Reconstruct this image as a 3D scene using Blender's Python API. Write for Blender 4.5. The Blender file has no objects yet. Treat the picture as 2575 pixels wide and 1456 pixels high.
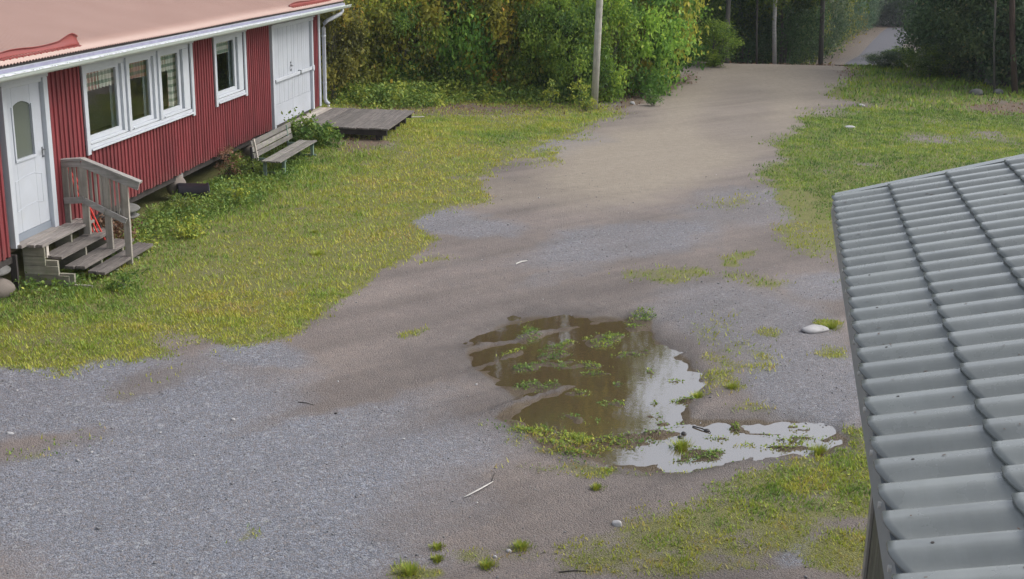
import bpy, math, random
import numpy as np
from mathutils import Matrix, Vector
random.seed(7); RNG = np.random.default_rng(7)
C = bpy.context.scene.collection
S = bpy.context.scene

# ------------------------------------------------------------------ camera, sky, sun, exposure
F = 2.39 * 1287.5; PIT = math.radians(16.0); ROLL = math.radians(1.2); HC = 4.4   # survey of the photograph (2575 x 1456 grid)
up = np.array([math.sin(ROLL)*math.cos(PIT), -math.cos(ROLL)*math.cos(PIT), -math.sin(PIT)])
fw = np.array([0, 0, 1.]) + up*math.sin(PIT); fw /= np.linalg.norm(fw)
rt = np.cross(fw, -up); rt = rt if rt[0] > 0 else -rt
cam = bpy.data.cameras.new('camera'); co = bpy.data.objects.new('camera', cam); C.objects.link(co)
cam.sensor_width = 36; cam.lens = 2.39*18; cam.clip_start = 0.05; cam.clip_end = 2000
ax = lambda v: Vector((float(v@rt), float(v@fw), float(v@up)))
M = Matrix.Identity(3); M.col[0] = ax(np.array([1., 0, 0])); M.col[1] = ax(np.array([0, -1., 0])); M.col[2] = ax(np.array([0, 0, -1.]))
co.matrix_world = Matrix.Translation((0, 0, HC)) @ M.to_4x4()
S.camera = co

SUN_EL, SUN_AZ = math.radians(46), math.radians(80)      # azimuth measured clockwise from +Y: to the right, behind cloud
w = bpy.data.worlds.new('World'); S.world = w; w.use_nodes = True
nt = w.node_tree; nt.nodes.clear()
sk = nt.nodes.new('ShaderNodeTexSky'); sk.sky_type = 'NISHITA'; sk.sun_disc = False
sk.sun_elevation = SUN_EL; sk.sun_rotation = SUN_AZ; sk.air_density = 1.0; sk.dust_density = 3.0; sk.ozone_density = 1.0
hs = nt.nodes.new('ShaderNodeHueSaturation'); hs.inputs['Saturation'].default_value = 0.42
bg = nt.nodes.new('ShaderNodeBackground'); bg.inputs['Strength'].default_value = 0.15
wo = nt.nodes.new('ShaderNodeOutputWorld')
nt.links.new(sk.outputs[0], hs.inputs['Color']); nt.links.new(hs.outputs[0], bg.inputs['Color']); nt.links.new(bg.outputs[0], wo.inputs['Surface'])
sun = bpy.data.lights.new('sun', 'SUN'); sun.energy = 1.0; sun.angle = math.radians(30); sun.color = (1, .96, .9)
so = bpy.data.objects.new('sun', sun); C.objects.link(so)
sd = Vector((math.sin(SUN_AZ)*math.cos(SUN_EL), math.cos(SUN_AZ)*math.cos(SUN_EL), math.sin(SUN_EL)))
so.rotation_euler = sd.to_track_quat('Z', 'Y').to_euler()
S.view_settings.view_transform = 'Standard'; S.view_settings.look = 'None'; S.view_settings.gamma = 1
S.view_settings.exposure = 0.76
S.cycles.max_bounces = 8; S.cycles.transparent_max_bounces = 12; S.cycles.use_adaptive_sampling = True

# ------------------------------------------------------------------ helpers
def ray(px, py):
    v = np.array([(px-1287.5)/F, (py-728)/F, 1.]); return np.array([v@rt, v@fw, v@up])
def G(px, py, z=0.):
    r = ray(px, py); t = (z-HC)/r[2]; return float(r[0]*t), float(r[1]*t)
def proj(X, Y, Z=0.):
    a = rt[0]*X+fw[0]*Y+up[0]*(Z-HC); b = rt[1]*X+fw[1]*Y+up[1]*(Z-HC); d = rt[2]*X+fw[2]*Y+up[2]*(Z-HC)
    d = np.maximum(d, .5); return 1287.5+F*a/d, 728+F*b/d
def hsh(i, j, s):
    h = (i*374761393 + j*668265263 + s*1442695041) & 0xffffffff
    h = ((h ^ (h >> 13))*1274126177) & 0xffffffff; return ((h ^ (h >> 16)) & 0xffff)/65535.
def vn(X, Y, sc, seed=0):                                  # value noise -1..1
    X = np.asarray(X, float)*sc+1000; Y = np.asarray(Y, float)*sc+1000
    i = np.floor(X).astype(np.int64); j = np.floor(Y).astype(np.int64); f = X-i; g = Y-j; f = f*f*(3-2*f); g = g*g*(3-2*g)
    a = hsh(i, j, seed); b = hsh(i+1, j, seed); c = hsh(i, j+1, seed); d = hsh(i+1, j+1, seed)
    return 2*((a*(1-f)+b*f)*(1-g)+(c*(1-f)+d*f)*g)-1
def fbm(X, Y, sc, seed=0, o=3):
    r = 0; a = 1; t = 0
    for k in range(o): r = r+a*vn(X, Y, sc*2**k, seed+k); t += a; a *= .55
    return r/t
def sst(a, b, x): t = np.clip((x-a)/(b-a), 0, 1); return t*t*(3-2*t)
def sdf(poly, x, y):                                       # >0 inside
    P = np.array(poly, float); ins = np.zeros(x.shape, bool); d = np.full(x.shape, 1e9)
    for k in range(len(P)):
        x0, y0 = P[k-1]; x1, y1 = P[k]
        c = ((y0 > y) != (y1 > y)) & (x < (x1-x0)*(y-y0)/((y1-y0) if y1 != y0 else 1e-9)+x0); ins ^= c
        dx, dy = x1-x0, y1-y0; t = np.clip(((x-x0)*dx+(y-y0)*dy)/(dx*dx+dy*dy+1e-9), 0, 1)
        d = np.minimum(d, np.hypot(x-x0-t*dx, y-y0-t*dy))
    return np.where(ins, d, -d)
def blob(x, y, cx, cy, rx, ry, ang=0, soft=.5):
    a = math.radians(ang); u = (x-cx)*math.cos(a)+(y-cy)*math.sin(a); v = -(x-cx)*math.sin(a)+(y-cy)*math.cos(a)
    r = np.sqrt((u/rx)**2+(v/ry)**2); return 1-sst(1-soft, 1+soft, r)

def tag(o, label=None, cat=None, group=None, kind=None):
    if label: o['label'] = label
    if cat: o['category'] = cat
    if group: o['group'] = group
    if kind: o['kind'] = kind
    return o
def link(name, me, mat=None, parent=None):
    o = bpy.data.objects.new(name, me); C.objects.link(o)
    if mat and me and not me.materials: me.materials.append(mat)
    if parent: o.parent = parent
    return o
def empty(name, label, cat, loc=(0, 0, 0), rz=0, group=None):
    o = bpy.data.objects.new(name, None); C.objects.link(o); o.location = loc; o.rotation_euler = (0, 0, rz); o.empty_display_size = .1
    return tag(o, label, cat, group)
class MB:
    def __init__(s): s.v = []; s.f = []
    def box(s, x0, x1, y0, y1, z0, z1, j=0):
        b = len(s.v); r = lambda: random.uniform(-j, j) if j else 0
        s.v += [(x+r(), y+r(), z+r()) for z in (z0, z1) for (x, y) in ((x0, y0), (x1, y0), (x1, y1), (x0, y1))]
        s.f += [tuple(b+i for i in q) for q in ((3, 2, 1, 0), (4, 5, 6, 7), (0, 1, 5, 4), (1, 2, 6, 5), (2, 3, 7, 6), (3, 0, 4, 7))]
        return s
    def bar(s, a, b, wd, th, upv=(0, 0, 1)):               # a beam from a to b, wd across, th thick
        a = Vector(a); b = Vector(b); d = (b-a).normalized(); sx = d.cross(Vector(upv))
        if sx.length < 1e-4: sx = d.cross(Vector((1, 0, 0)))
        sx.normalize(); sz = sx.cross(d); k = len(s.v)
        for p in (a, b):
            for (i, j) in ((-1, -1), (1, -1), (1, 1), (-1, 1)): s.v.append(tuple(p+sx*wd/2*i+sz*th/2*j))
        s.f += [tuple(k+i for i in q) for q in ((3, 2, 1, 0), (4, 5, 6, 7), (0, 1, 5, 4), (1, 2, 6, 5), (2, 3, 7, 6), (3, 0, 4, 7))]
        return s
    def tube(s, pts, rad, n=8, cap=True):
        pts = [Vector(p) for p in pts]; rs = rad if isinstance(rad, (list, tuple)) else [rad]*len(pts); k = len(s.v)
        ref = Vector((.31, .17, .93))
        for i, p in enumerate(pts):
            d = (pts[min(i+1, len(pts)-1)]-pts[max(i-1, 0)]).normalized(); a = d.cross(ref)
            if a.length < .05: a = d.cross(Vector((1, 0, 0)))
            a.normalize(); b = d.cross(a)
            for q in range(n): t = 2*math.pi*q/n; s.v.append(tuple(p+(a*math.cos(t)+b*math.sin(t))*rs[i]))
        for i in range(len(pts)-1):
            for q in range(n): s.f.append((k+i*n+q, k+i*n+(q+1) % n, k+(i+1)*n+(q+1) % n, k+(i+1)*n+q))
        if cap: s.f.append(tuple(k+q for q in reversed(range(n)))); s.f.append(tuple(k+(len(pts)-1)*n+q for q in range(n)))
        return s
    def prism(s, poly, axis, a, b):                        # polygon (2D) extruded along axis from a to b
        k = len(s.v); n = len(poly)
        for t in (a, b):
            for (p, q) in poly: s.v.append({'x': (t, p, q), 'y': (p, t, q), 'z': (p, q, t)}[axis])
        for i in range(n): s.f.append((k+i, k+(i+1) % n, k+n+(i+1) % n, k+n+i))
        s.f.append(tuple(k+i for i in reversed(range(n)))); s.f.append(tuple(k+n+i for i in range(n)))
        return s
    def mesh(s, name, smooth=False):
        me = bpy.data.meshes.new(name); me.from_pydata(s.v, [], s.f); me.update()
        import bmesh
        bm = bmesh.new(); bm.from_mesh(me); bmesh.ops.recalc_face_normals(bm, faces=bm.faces); bm.to_mesh(me); bm.free()
        if smooth: me.polygons.foreach_set('use_smooth', [True]*len(me.polygons))
        return me
    def obj(s, name, mat, parent=None, smooth=False, bevel=0):
        o = link(name, s.mesh(name, smooth), mat, parent)
        if bevel:
            m = o.modifiers.new('bevel', 'BEVEL'); m.width = bevel; m.segments = 2; m.limit_method = 'ANGLE'
        return o
def npmesh(name, V, Fc, tint=None, mat=None, smooth=False):
    """V (n,3), Fc (m,k) with k = 3 or 4, tint per face"""
    V = np.asarray(V, np.float32); Fc = np.asarray(Fc, np.int32); k = Fc.shape[1]
    me = bpy.data.meshes.new(name); me.vertices.add(len(V)); me.vertices.foreach_set('co', V.ravel())
    me.loops.add(Fc.size); me.loops.foreach_set('vertex_index', Fc.ravel())
    me.polygons.add(len(Fc)); me.polygons.foreach_set('loop_start', np.arange(0, Fc.size, k, dtype=np.int32))
    try: me.polygons.foreach_set('loop_total', np.full(len(Fc), k, np.int32))
    except Exception: pass
    if smooth: me.polygons.foreach_set('use_smooth', np.ones(len(Fc), bool))
    me.update(calc_edges=True)
    if tint is not None:
        a = me.attributes.new('tint', 'FLOAT', 'FACE'); a.data.foreach_set('value', np.asarray(tint, np.float32))
    if mat: me.materials.append(mat)
    return me

# ------------------------------------------------------------------ materials
class N:
    def __init__(s, name):
        s.m = bpy.data.materials.new(name); s.m.use_nodes = True; s.t = s.m.node_tree; s.t.nodes.clear()
        s.out = s.t.nodes.new('ShaderNodeOutputMaterial'); s.p = s.t.nodes.new('ShaderNodeBsdfPrincipled'); s.t.links.new(s.p.outputs[0], s.out.inputs[0])
    def n(s, ty, **kw):
        q = s.t.nodes.new(ty)
        for k, v in kw.items():
            if hasattr(q, k): setattr(q, k, v)
            else: q.inputs[k].default_value = v
        return q
    def l(s, a, b): s.t.links.new(a, b)
    def math(s, op, a, b=None, c=None):
        q = s.t.nodes.new('ShaderNodeMath'); q.operation = op
        for i, v in enumerate((a, b, c)):
            if v is None: continue
            if isinstance(v, (int, float)): q.inputs[i].default_value = v
            else: s.l(v, q.inputs[i])
        return q.outputs[0]
    def mix(s, f, a, b, mode='MIX'):
        q = s.t.nodes.new('ShaderNodeMix'); q.data_type = 'RGBA'; q.blend_type = mode
        for k, v in ((0, f), (6, a), (7, b)):
            if isinstance(v, (int, float)): q.inputs[k].default_value = v
            elif isinstance(v, tuple): q.inputs[k].default_value = (*v, 1)
            else: s.l(v, q.inputs[k])
        return q.outputs[2]
    def noise(s, vec, scale, det=3, rough=.55, out=0):
        q = s.n('ShaderNodeTexNoise'); q.inputs['Scale'].default_value = scale; q.inputs['Detail'].default_value = det; q.inputs['Roughness'].default_value = rough
        if vec is not None: s.l(vec, q.inputs['Vector'])
        return q.outputs[out]
    def mapr(s, v, a, b, c=0., d=1.):
        q = s.n('ShaderNodeMapRange'); s.l(v, q.inputs[0])
        for i, x in enumerate((a, b, c, d)): q.inputs[i+1].default_value = x
        return q.outputs[0]
    def ramp(s, v, stops):
        q = s.n('ShaderNodeValToRGB'); e = q.color_ramp.elements
        while len(e) < len(stops): e.new(.5)
        for i, (p, c) in enumerate(stops): e[i].position = p; e[i].color = (*c, 1)
        s.l(v, q.inputs[0]); return q.outputs[0]
    def bump(s, h, strg=.3, dist=.01):
        q = s.n('ShaderNodeBump'); q.inputs['Strength'].default_value = strg; q.inputs['Distance'].default_value = dist
        s.l(h, q.inputs['Height']); s.l(q.outputs[0], s.p.inputs['Normal'])
    def attr(s, name): return s.n('ShaderNodeAttribute', attribute_name=name).outputs['Fac']
    def obco(s, stretch=(1, 1, 1), rnd=True):
        tc = s.n('ShaderNodeTexCoord'); mp = s.n('ShaderNodeMapping'); s.l(tc.outputs['Object'], mp.inputs['Vector']); mp.inputs['Scale'].default_value = stretch
        if rnd:
            oi = s.n('ShaderNodeObjectInfo'); cx = s.n('ShaderNodeCombineXYZ')
            for i in range(3): s.l(s.math('MULTIPLY', oi.outputs['Random'], 37.+i*11), cx.inputs[i])
            s.l(cx.outputs[0], mp.inputs['Location'])
        return mp.outputs[0]
def paint(name, col, rough=.5, var=.12, scale=3., dirt=None, bump=.1, bscale=60, metal=0, stretch=(1, 1, 1), dirtamt=.5, spec=None):
    s = N(name); v = s.obco(stretch); n1 = s.noise(v, scale, 5); oi = s.n('ShaderNodeObjectInfo')
    k = s.mapr(n1, .3, .7, 1-var, 1+var); k = s.math('MULTIPLY', k, s.mapr(oi.outputs['Random'], 0, 1, 1-var*.7, 1+var*.7))
    c = s.mix(1., col, k, 'MULTIPLY')
    if dirt: c = s.mix(s.mapr(s.noise(v, scale*2.3, 8, .7), .52, .75, 0, dirtamt), c, dirt)
    s.l(c, s.p.inputs['Base Color']); s.p.inputs['Roughness'].default_value = rough; s.p.inputs['Metallic'].default_value = metal
    if spec is not None: s.p.inputs['Specular IOR Level'].default_value = spec
    if bump: s.bump(s.noise(v, bscale, 3), bump, .005)
    return s.m
def wood(name, c0, c1, lng='y', rough=.8, green=0):
    s = N(name); st = {'x': (1.2, 22, 22), 'y': (22, 1.2, 22), 'z': (22, 22, 1.2)}[lng]
    v = s.obco(st); g = s.noise(v, 1.6, 6, .65); v2 = s.obco((1, 1, 1)); blot = s.noise(v2, 5, 4, .6)
    oi = s.n('ShaderNodeObjectInfo')
    c = s.mix(s.mapr(g, .3, .7), c0, c1); c = s.mix(s.mapr(blot, .45, .75, 0, .55), c, tuple(x*.55 for x in c0))
    if green: c = s.mix(s.mapr(s.noise(v2, 9, 3), .5, .7, 0, green), c, (.16, .2, .09))
    c = s.mix(1., c, s.mapr(oi.outputs['Random'], 0, 1, .75, 1.25), 'MULTIPLY')
    s.l(c, s.p.inputs['Base Color']); s.p.inputs['Roughness'].default_value = rough; s.bump(g, .5, .006); return s.m
def leafmat(name, stops, trans=.35):
    s = N(name); t = s.attr('tint'); oi = s.n('ShaderNodeObjectInfo')
    c = s.ramp(t, stops); c = s.mix(1., c, oi.outputs['Color'], 'MULTIPLY')
    c = s.mix(1., c, s.mapr(oi.outputs['Random'], 0, 1, .85, 1.15), 'MULTIPLY')
    s.l(c, s.p.inputs['Base Color']); s.p.inputs['Roughness'].default_value = .55; s.p.inputs['Specular IOR Level'].default_value = .3
    tr = s.n('ShaderNodeBsdfTranslucent'); s.l(c, tr.inputs[0]); mx = s.n('ShaderNodeMixShader'); mx.inputs[0].default_value = trans
    s.l(s.p.outputs[0], mx.inputs[1]); s.l(tr.outputs[0], mx.inputs[2]); s.l(mx.outputs[0], s.out.inputs[0]); return s.m

m_white = paint('white_paint', (.43, .455, .50), .45, .06, 2.5, (.42, .42, .40), .05, dirtamt=.35)
m_trim = paint('white_trim', (.46, .485, .525), .5, .05, 4, (.4, .42, .38), .05, dirtamt=.35)
m_gut = paint('gutter_paint', (.50, .55, .52), .4, .06, 5, (.35, .38, .34), .03, dirtamt=.4)
m_gutin = paint('gutter_inside', (.27, .27, .36), .6, .15, 6, (.16, .14, .16), .1)
m_flake = paint('gutter_flakes', (.62, .64, .70), .6, .12, 20)
m_kick = paint('kick_plate', (.22, .25, .29), .4, .08)
m_black = paint('black_plastic', (.012, .012, .018), .45, .2)
m_dark = paint('dark_timber', (.030, .025, .023), .9, .3, 6)
m_steel = paint('galvanised_steel', (.25, .26, .27), .35, .1, metal=.8)
m_rodred = paint('red_plastic', (.62, .045, .035), .45, .05, bump=0)
m_inner = paint('interior_wall', (.42, .38, .34), .8, .1, 1.5)
m_infloor = paint('interior_floor', (.10, .07, .05), .5, .2, 3)
m_sheer = paint('plain_curtain', (.42, .45, .50), .9, .06)
m_stone = paint('granite', (.27, .26, .25), .85, .2, 9, (.12, .11, .10), .6, 40)
m_boulder = paint('mossy_boulder', (.12, .118, .112), .9, .3, 6, (.05, .06, .035), .6, 30, dirtamt=.9)
m_pale = paint('pale_stone', (.38, .37, .37), .85, .12, 14, (.25, .24, .22), .5, 60)
m_blocky = paint('concrete_block', (.17, .145, .125), .9, .12, 7, (.2, .17, .14), .5, 50)
m_clod = paint('wet_clod', (.02, .018, .018), .5, .3, 20)
m_bone = paint('bleached_wood', (.58, .56, .52), .6, .1, 12, (.3, .25, .2), .2)
m_planko = wood('weathered_planks', (.15, .135, .125), (.29, .26, .24), 'y')
m_plankd = wood('dark_weathered_planks', (.085, .075, .070), (.19, .168, .152), 'y')
m_plankl = wood('pale_planks', (.34, .30, .26), (.46, .42, .37), 'y')
m_postz = wood('weathered_posts', (.22, .20, .17), (.36, .33, .29), 'z')
m_railx = wood('weathered_rail', (.26, .245, .23), (.42, .40, .38), 'x', green=.15)
m_sidep = wood('greenish_side_boards', (.20, .19, .15), (.33, .31, .25), 'x', green=.4)
m_bench = wood('bench_slats', (.12, .112, .105), (.27, .25, .23), 'y', green=.35)
m_benchleg = paint('green_painted_legs', (.13, .19, .155), .7, .2, 12, (.2, .2, .16), .3)
m_pole = wood('pole_wood', (.26, .25, .21), (.42, .40, .35), 'z')
m_bark = paint('grey_bark', (.12, .11, .10), .9, .3, 4, (.05, .045, .04), .6, 25, stretch=(1, 1, .3))
m_birch = paint('birch_bark', (.40, .39, .38), .8, .15, 3, (.07, .065, .06), .3, 20, stretch=(1, 1, 2.5), dirtamt=.9)
m_pine = paint('pine_bark', (.062, .040, .032), .9, .3, 5, (.08, .05, .035), .6, 20, stretch=(1, 1, .4))
m_ylw = paint('yellow_flower', (.75, .68, .12), .7, .05, bump=0)

def mk_siding():
    s = N('falu_red_paint'); v = s.obco((9, 9, .8)); g = s.noise(v, 2.2, 6, .65); v2 = s.obco((1, 1, 1), False); b = s.noise(v2, 1.2, 4)
    oi = s.n('ShaderNodeObjectInfo')
    c = s.mix(s.mapr(g, .35, .7), (.135, .018, .022), (.215, .033, .038)); c = s.mix(s.mapr(b, .5, .7, 0, .35), c, (.085, .016, .022))
    c = s.mix(1., c, s.mapr(oi.outputs['Random'], 0, 1, .85, 1.15), 'MULTIPLY')
    tcw = s.n('ShaderNodeTexCoord'); sz_ = s.n('ShaderNodeSeparateXYZ'); s.l(tcw.outputs['Object'], sz_.inputs[0])
    low = s.math('ADD', s.mapr(sz_.outputs[2], .42, .95, .55, -.25), s.math('SUBTRACT', s.noise(v2, 6, 6, .7), .5)); c = s.mix(s.mapr(low, .2, .7, 0, .55), c, (.13, .055, .045))
    c = s.mix(s.mapr(s.noise(s.obco((14, 14, 1.5)), 3, 5, .7), .60, .78, 0, .5), c, (.25, .085, .08))
    s.l(c, s.p.inputs['Base Color']); s.p.inputs['Roughness'].default_value = .75; s.bump(g, .4, .004); return s.m
m_siding = mk_siding()
def mk_redroof():
    s = N('faded_red_roof_sheet'); v = s.obco((1, 1, 1), False); a = s.noise(v, .9, 5, .6); b = s.noise(v, 7, 6, .7)
    c = s.mix(s.mapr(a, .3, .7), (.31, .182, .140), (.345, .21, .165)); c = s.mix(s.mapr(b, .55, .8, 0, .25), c, (.34, .25, .22))
    s.l(c, s.p.inputs['Base Color']); s.p.inputs['Roughness'].default_value = .42; s.p.inputs['Specular IOR Level'].default_value = .6
    s.p.inputs['Coat Weight'].default_value = .4; s.p.inputs['Coat Roughness'].default_value = .35
    return s.m
m_redroof = mk_redroof()
m_guard = paint('red_snow_guard', (.24, .05, .043), .5, .08)
def mk_tile():
    s = N('grey_green_roof_sheet'); v = s.obco((1, 1, 1)); a = s.noise(v, 4, 5, .6); b = s.noise(s.obco((8, 1, 1)), 6, 6, .7)
    oi = s.n('ShaderNodeObjectInfo')
    c = s.mix(s.mapr(a, .3, .7), (.145, .157, .155), (.205, .218, .212)); c = s.mix(s.mapr(b, .4, 1., 0, .3), c, (.12, .13, .10))
    c = s.mix(1., c, s.mapr(oi.outputs['Random'], 0, 1, .92, 1.08), 'MULTIPLY')
    s.l(c, s.p.inputs['Base Color']); s.p.inputs['Roughness'].default_value = .38; s.p.inputs['Specular IOR Level'].default_value = .55
    s.l(s.mapr(a, .3, .7, .20, .32), s.p.inputs['Roughness']); return s.m
m_tile = mk_tile()
m_flash = paint('grey_flashing', (.20, .215, .225), .4, .1, 3, (.12, .12, .12), .05)
def mk_glass(name, ior=1.5, tint=(.9, .93, .92)):
    s = N(name); s.t.nodes.remove(s.p)
    fr = s.n('ShaderNodeFresnel'); fr.inputs[0].default_value = ior; g = s.n('ShaderNodeBsdfGlossy'); g.inputs['Roughness'].default_value = .01
    t = s.n('ShaderNodeBsdfTransparent'); t.inputs[0].default_value = (*tint, 1); mx = s.n('ShaderNodeMixShader')
    ge = s.n('ShaderNodeNewGeometry'); s.l(s.math('MULTIPLY', s.math('MINIMUM', s.math('MULTIPLY', fr.outputs[0], 1.5), 1.), s.math('SUBTRACT', 1., ge.outputs['Backfacing'])), mx.inputs[0]); s.l(t.outputs[0], mx.inputs[1]); s.l(g.outputs[0], mx.inputs[2]); s.l(mx.outputs[0], s.out.inputs[0]); return s.m
m_glass = mk_glass('window_glass')
def mk_frost():
    s = N('obscured_door_glass'); s.p.inputs['Base Color'].default_value = (.10, .115, .10, 1); s.p.inputs['Roughness'].default_value = .22
    s.bump(s.noise(s.obco((1, 1, 1)), 90, 2), .4, .004); return s.m
m_frost = mk_frost()
def mk_check():
    s = N('checked_curtain'); tc = s.n('ShaderNodeTexCoord'); sp = s.n('ShaderNodeSeparateXYZ'); s.l(tc.outputs['Object'], sp.inputs[0])
    def band(o, per, ph): return s.math('LESS_THAN', s.math('FRACT', s.math('ADD', s.math('DIVIDE', o, per), ph)), .42)
    y, z = sp.outputs[1], sp.outputs[2]
    r = band(y, .105, .1); g = band(z, .12, .25)
    c = s.mix(s.math('MULTIPLY', r, .75), (.75, .71, .64), (.40, .11, .08)); c = s.mix(s.math('MULTIPLY', g, .65), c, (.08, .18, .13))
    s.l(c, s.p.inputs['Base Color']); s.p.inputs['Roughness'].default_value = .9; return s.m
m_check = mk_check()

def mk_ground():
    s = N('ground_cover'); tc = s.n('ShaderNodeTexCoord'); v = tc.outputs['Object']
    n1 = s.noise(v, .8, 6, .6); n2 = s.noise(v, 6, 8, .72); n3 = s.noise(v, 45, 4, .7)
    vo = s.n('ShaderNodeTexVoronoi'); vo.inputs['Scale'].default_value = 70; s.l(v, vo.inputs['Vector'])
    vo2 = s.n('ShaderNodeTexVoronoi'); vo2.inputs['Scale'].default_value = 30; s.l(v, vo2.inputs['Vector'])
    sv = s.n('ShaderNodeSeparateColor'); s.l(vo.outputs['Color'], sv.inputs[0]); sv2 = s.n('ShaderNodeSeparateColor'); s.l(vo2.outputs['Color'], sv2.inputs[0])
    dirt = s.mix(s.mapr(n1, .35, .65), (.160, .132, .118), (.218, .180, .158)); dirt = s.mix(s.mapr(n2, .4, .7, 0, .6), dirt, (.125, .105, .102))
    dirt = s.mix(s.mapr(sv.outputs[0], .45, 1, 0, .45), dirt, (.26, .235, .22)); dirt = s.mix(s.mapr(sv.outputs[2], .7, 1, 0, .5), dirt, (.10, .09, .09))
    grav = s.mix(sv.outputs[0], (.092, .098, .116), (.275, .290, .335)); grav = s.mix(s.mapr(n2, .35, .7, 0, .45), grav, (.150, .146, .148)); grav = s.mix(s.mapr(sv.outputs[1], .72, .78, 0, .5), grav, (.21, .175, .155))
    grav = s.mix(s.mapr(sv2.outputs[1], .93, .95, 0, .5), grav, (.34, .35, .36))
    tan = s.mix(s.mapr(n2, .3, .7), (.245, .205, .160), (.315, .270, .215)); tan = s.mix(s.mapr(sv.outputs[1], .6, 1, 0, .25), tan, (.33, .31, .28))
    grs = s.mix(s.mapr(n2, .3, .7), (.125, .130, .040), (.21, .20, .065)); grs = s.mix(s.mapr(n3, .45, .7, 0, .7), grs, (.09, .10, .035))
    mud = s.mix(s.mapr(n2, .3, .7), (.095, .064, .032), (.15, .105, .055))
    brk = s.math('ADD', s.math('MULTIPLY', s.math('SUBTRACT', n2, .5), .9), s.math('MULTIPLY', s.math('SUBTRACT', n3, .5), .9))
    def mask(a, w=.16, k=1.): return s.mapr(s.math('ADD', s.attr(a), s.math('MULTIPLY', brk, k)), .5-w, .5+w)
    tr = s.attr('track'); dirt = s.mix(1., dirt, s.mapr(tr, .1, .9, .84, 1.12), 'MULTIPLY')
    c = s.mix(mask('gravel', .46, .55), dirt, grav); c = s.mix(mask('tan', .45, .5), c, tan); c = s.mix(1., c, s.mapr(tr, 0, 1, .94, 1.05), 'MULTIPLY')
    lit = s.mix(s.mapr(n3, .3, .7), (.10, .074, .054), (.19, .14, .10)); c = s.mix(mask('litter', .25), c, lit)
    c = s.mix(mask('grass', .20, 1.2), c, grs)
    c = s.mix(s.math('MULTIPLY', mask('mud', .2, .5), .95), c, mud)
    dk = s.attr('wet_shade'); c = s.mix(1., c, s.mapr(dk, 0, 1, 1, .62), 'MULTIPLY')
    s.l(c, s.p.inputs['Base Color'])
    s.l(s.mapr(dk, 0, 1, .85, .45), s.p.inputs['Roughness']); s.p.inputs['Specular IOR Level'].default_value = .35
    h = s.math('ADD', s.math('MULTIPLY', vo.outputs['Distance'], -.8), s.math('MULTIPLY', n3, .7)); s.bump(h, .75, .018); return s.m
m_ground = mk_ground()
def mk_water():
    s = N('puddle_water'); s.t.nodes.remove(s.p)
    tc = s.n('ShaderNodeTexCoord'); bp = s.n('ShaderNodeBump'); bp.inputs['Strength'].default_value = .03; bp.inputs['Distance'].default_value = .01; s.l(s.noise(tc.outputs['Object'], 14, 2), bp.inputs['Height'])
    fr = s.n('ShaderNodeFresnel'); fr.inputs[0].default_value = 1.33; g = s.n('ShaderNodeBsdfGlossy'); g.inputs['Roughness'].default_value = .035
    s.l(bp.outputs[0], g.inputs['Normal']); s.l(bp.outputs[0], fr.inputs['Normal'])
    t = s.n('ShaderNodeBsdfTransparent'); t.inputs[0].default_value = (.80, .70, .52, 1); mx = s.n('ShaderNodeMixShader')
    df = s.n('ShaderNodeBsdfDiffuse'); df.inputs[0].default_value = (.150, .104, .056, 1); mm = s.n('ShaderNodeMixShader'); mm.inputs[0].default_value = .62; s.l(t.outputs[0], mm.inputs[1]); s.l(df.outputs[0], mm.inputs[2])
    s.l(s.math('MULTIPLY', fr.outputs[0], .47), mx.inputs[0]); s.l(mm.outputs[0], mx.inputs[1]); s.l(g.outputs[0], mx.inputs[2]); s.l(mx.outputs[0], s.out.inputs[0]); return s.m
m_water = mk_water()
GRN = [(0, (.070, .115, .035)), (.35, (.150, .215, .050)), (.65, (.260, .310, .065)), (.88, (.38, .40, .080)), (1., (.46, .42, .10))]
AUT = [(0, (.085, .095, .032)), (.3, (.190, .195, .045)), (.6, (.36, .33, .065)), (.85, (.50, .41, .075)), (1., (.50, .26, .08))]
DRK = [(0, (.050, .080, .045)), (.5, (.100, .155, .075)), (.85, (.18, .23, .10)), (1., (.30, .25, .12))]
m_leaf = leafmat('green_leaves', GRN, .5); m_aut = leafmat('turning_leaves', AUT, .5); m_drk = leafmat('dark_leaves', DRK, .4)
m_blade = leafmat('grass_blades', [(0, (.085, .155, .035)), (.3, (.195, .31, .045)), (.6, (.35, .385, .052)), (.85, (.46, .43, .070)), (1., (.43, .30, .12))], .3)
m_weed = leafmat('weed_leaves', [(0, (.05, .10, .028)), (.45, (.115, .215, .048)), (.8, (.24, .33, .06)), (1., (.50, .52, .08))], .3)
m_dry = leafmat('dry_stems', [(0, (.10, .055, .035)), (.5, (.22, .12, .07)), (1., (.34, .24, .16))], .2)
m_peb = leafmat('pebbles', [(0, (.10, .10, .105)), (.6, (.23, .23, .24)), (.9, (.42, .41, .40)), (1., (.68, .67, .66))], 0.)

# ------------------------------------------------------------------ the ground (one sheet)
LAWN = [(-700, 905), (0, 905), (60, 915), (150, 940), (230, 915), (330, 915), (440, 885), (520, 880), (640, 862), (740, 852), (800, 790), (860, 752), (900, 722), (960, 680), (1020, 650), (1085, 600), (1060, 575), (1030, 555), (1060, 540), (1130, 520), (1220, 500), (1205, 470), (1250, 435), (1220, 420), (1300, 395), (1390, 402), (1405, 380), (1350, 378), (1400, 345), (1450, 335), (1490, 310), (1550, 290), (1500, 268), (1350, 262), (1200, 255), (1000, 268), (820, 262), (600, 200), (-700, 200)]
RGT = [(2125, 160), (2160, 190), (2085, 228), (2140, 262), (2035, 290), (1990, 330), (1950, 368), (1975, 400), (1920, 432), (1935, 475), (1965, 520), (2010, 560), (2060, 590), (2110, 640), (2125, 700), (2500, 760), (3600, 600), (3600, 250), (2700, 240), (2400, 190), (2250, 160)]
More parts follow.
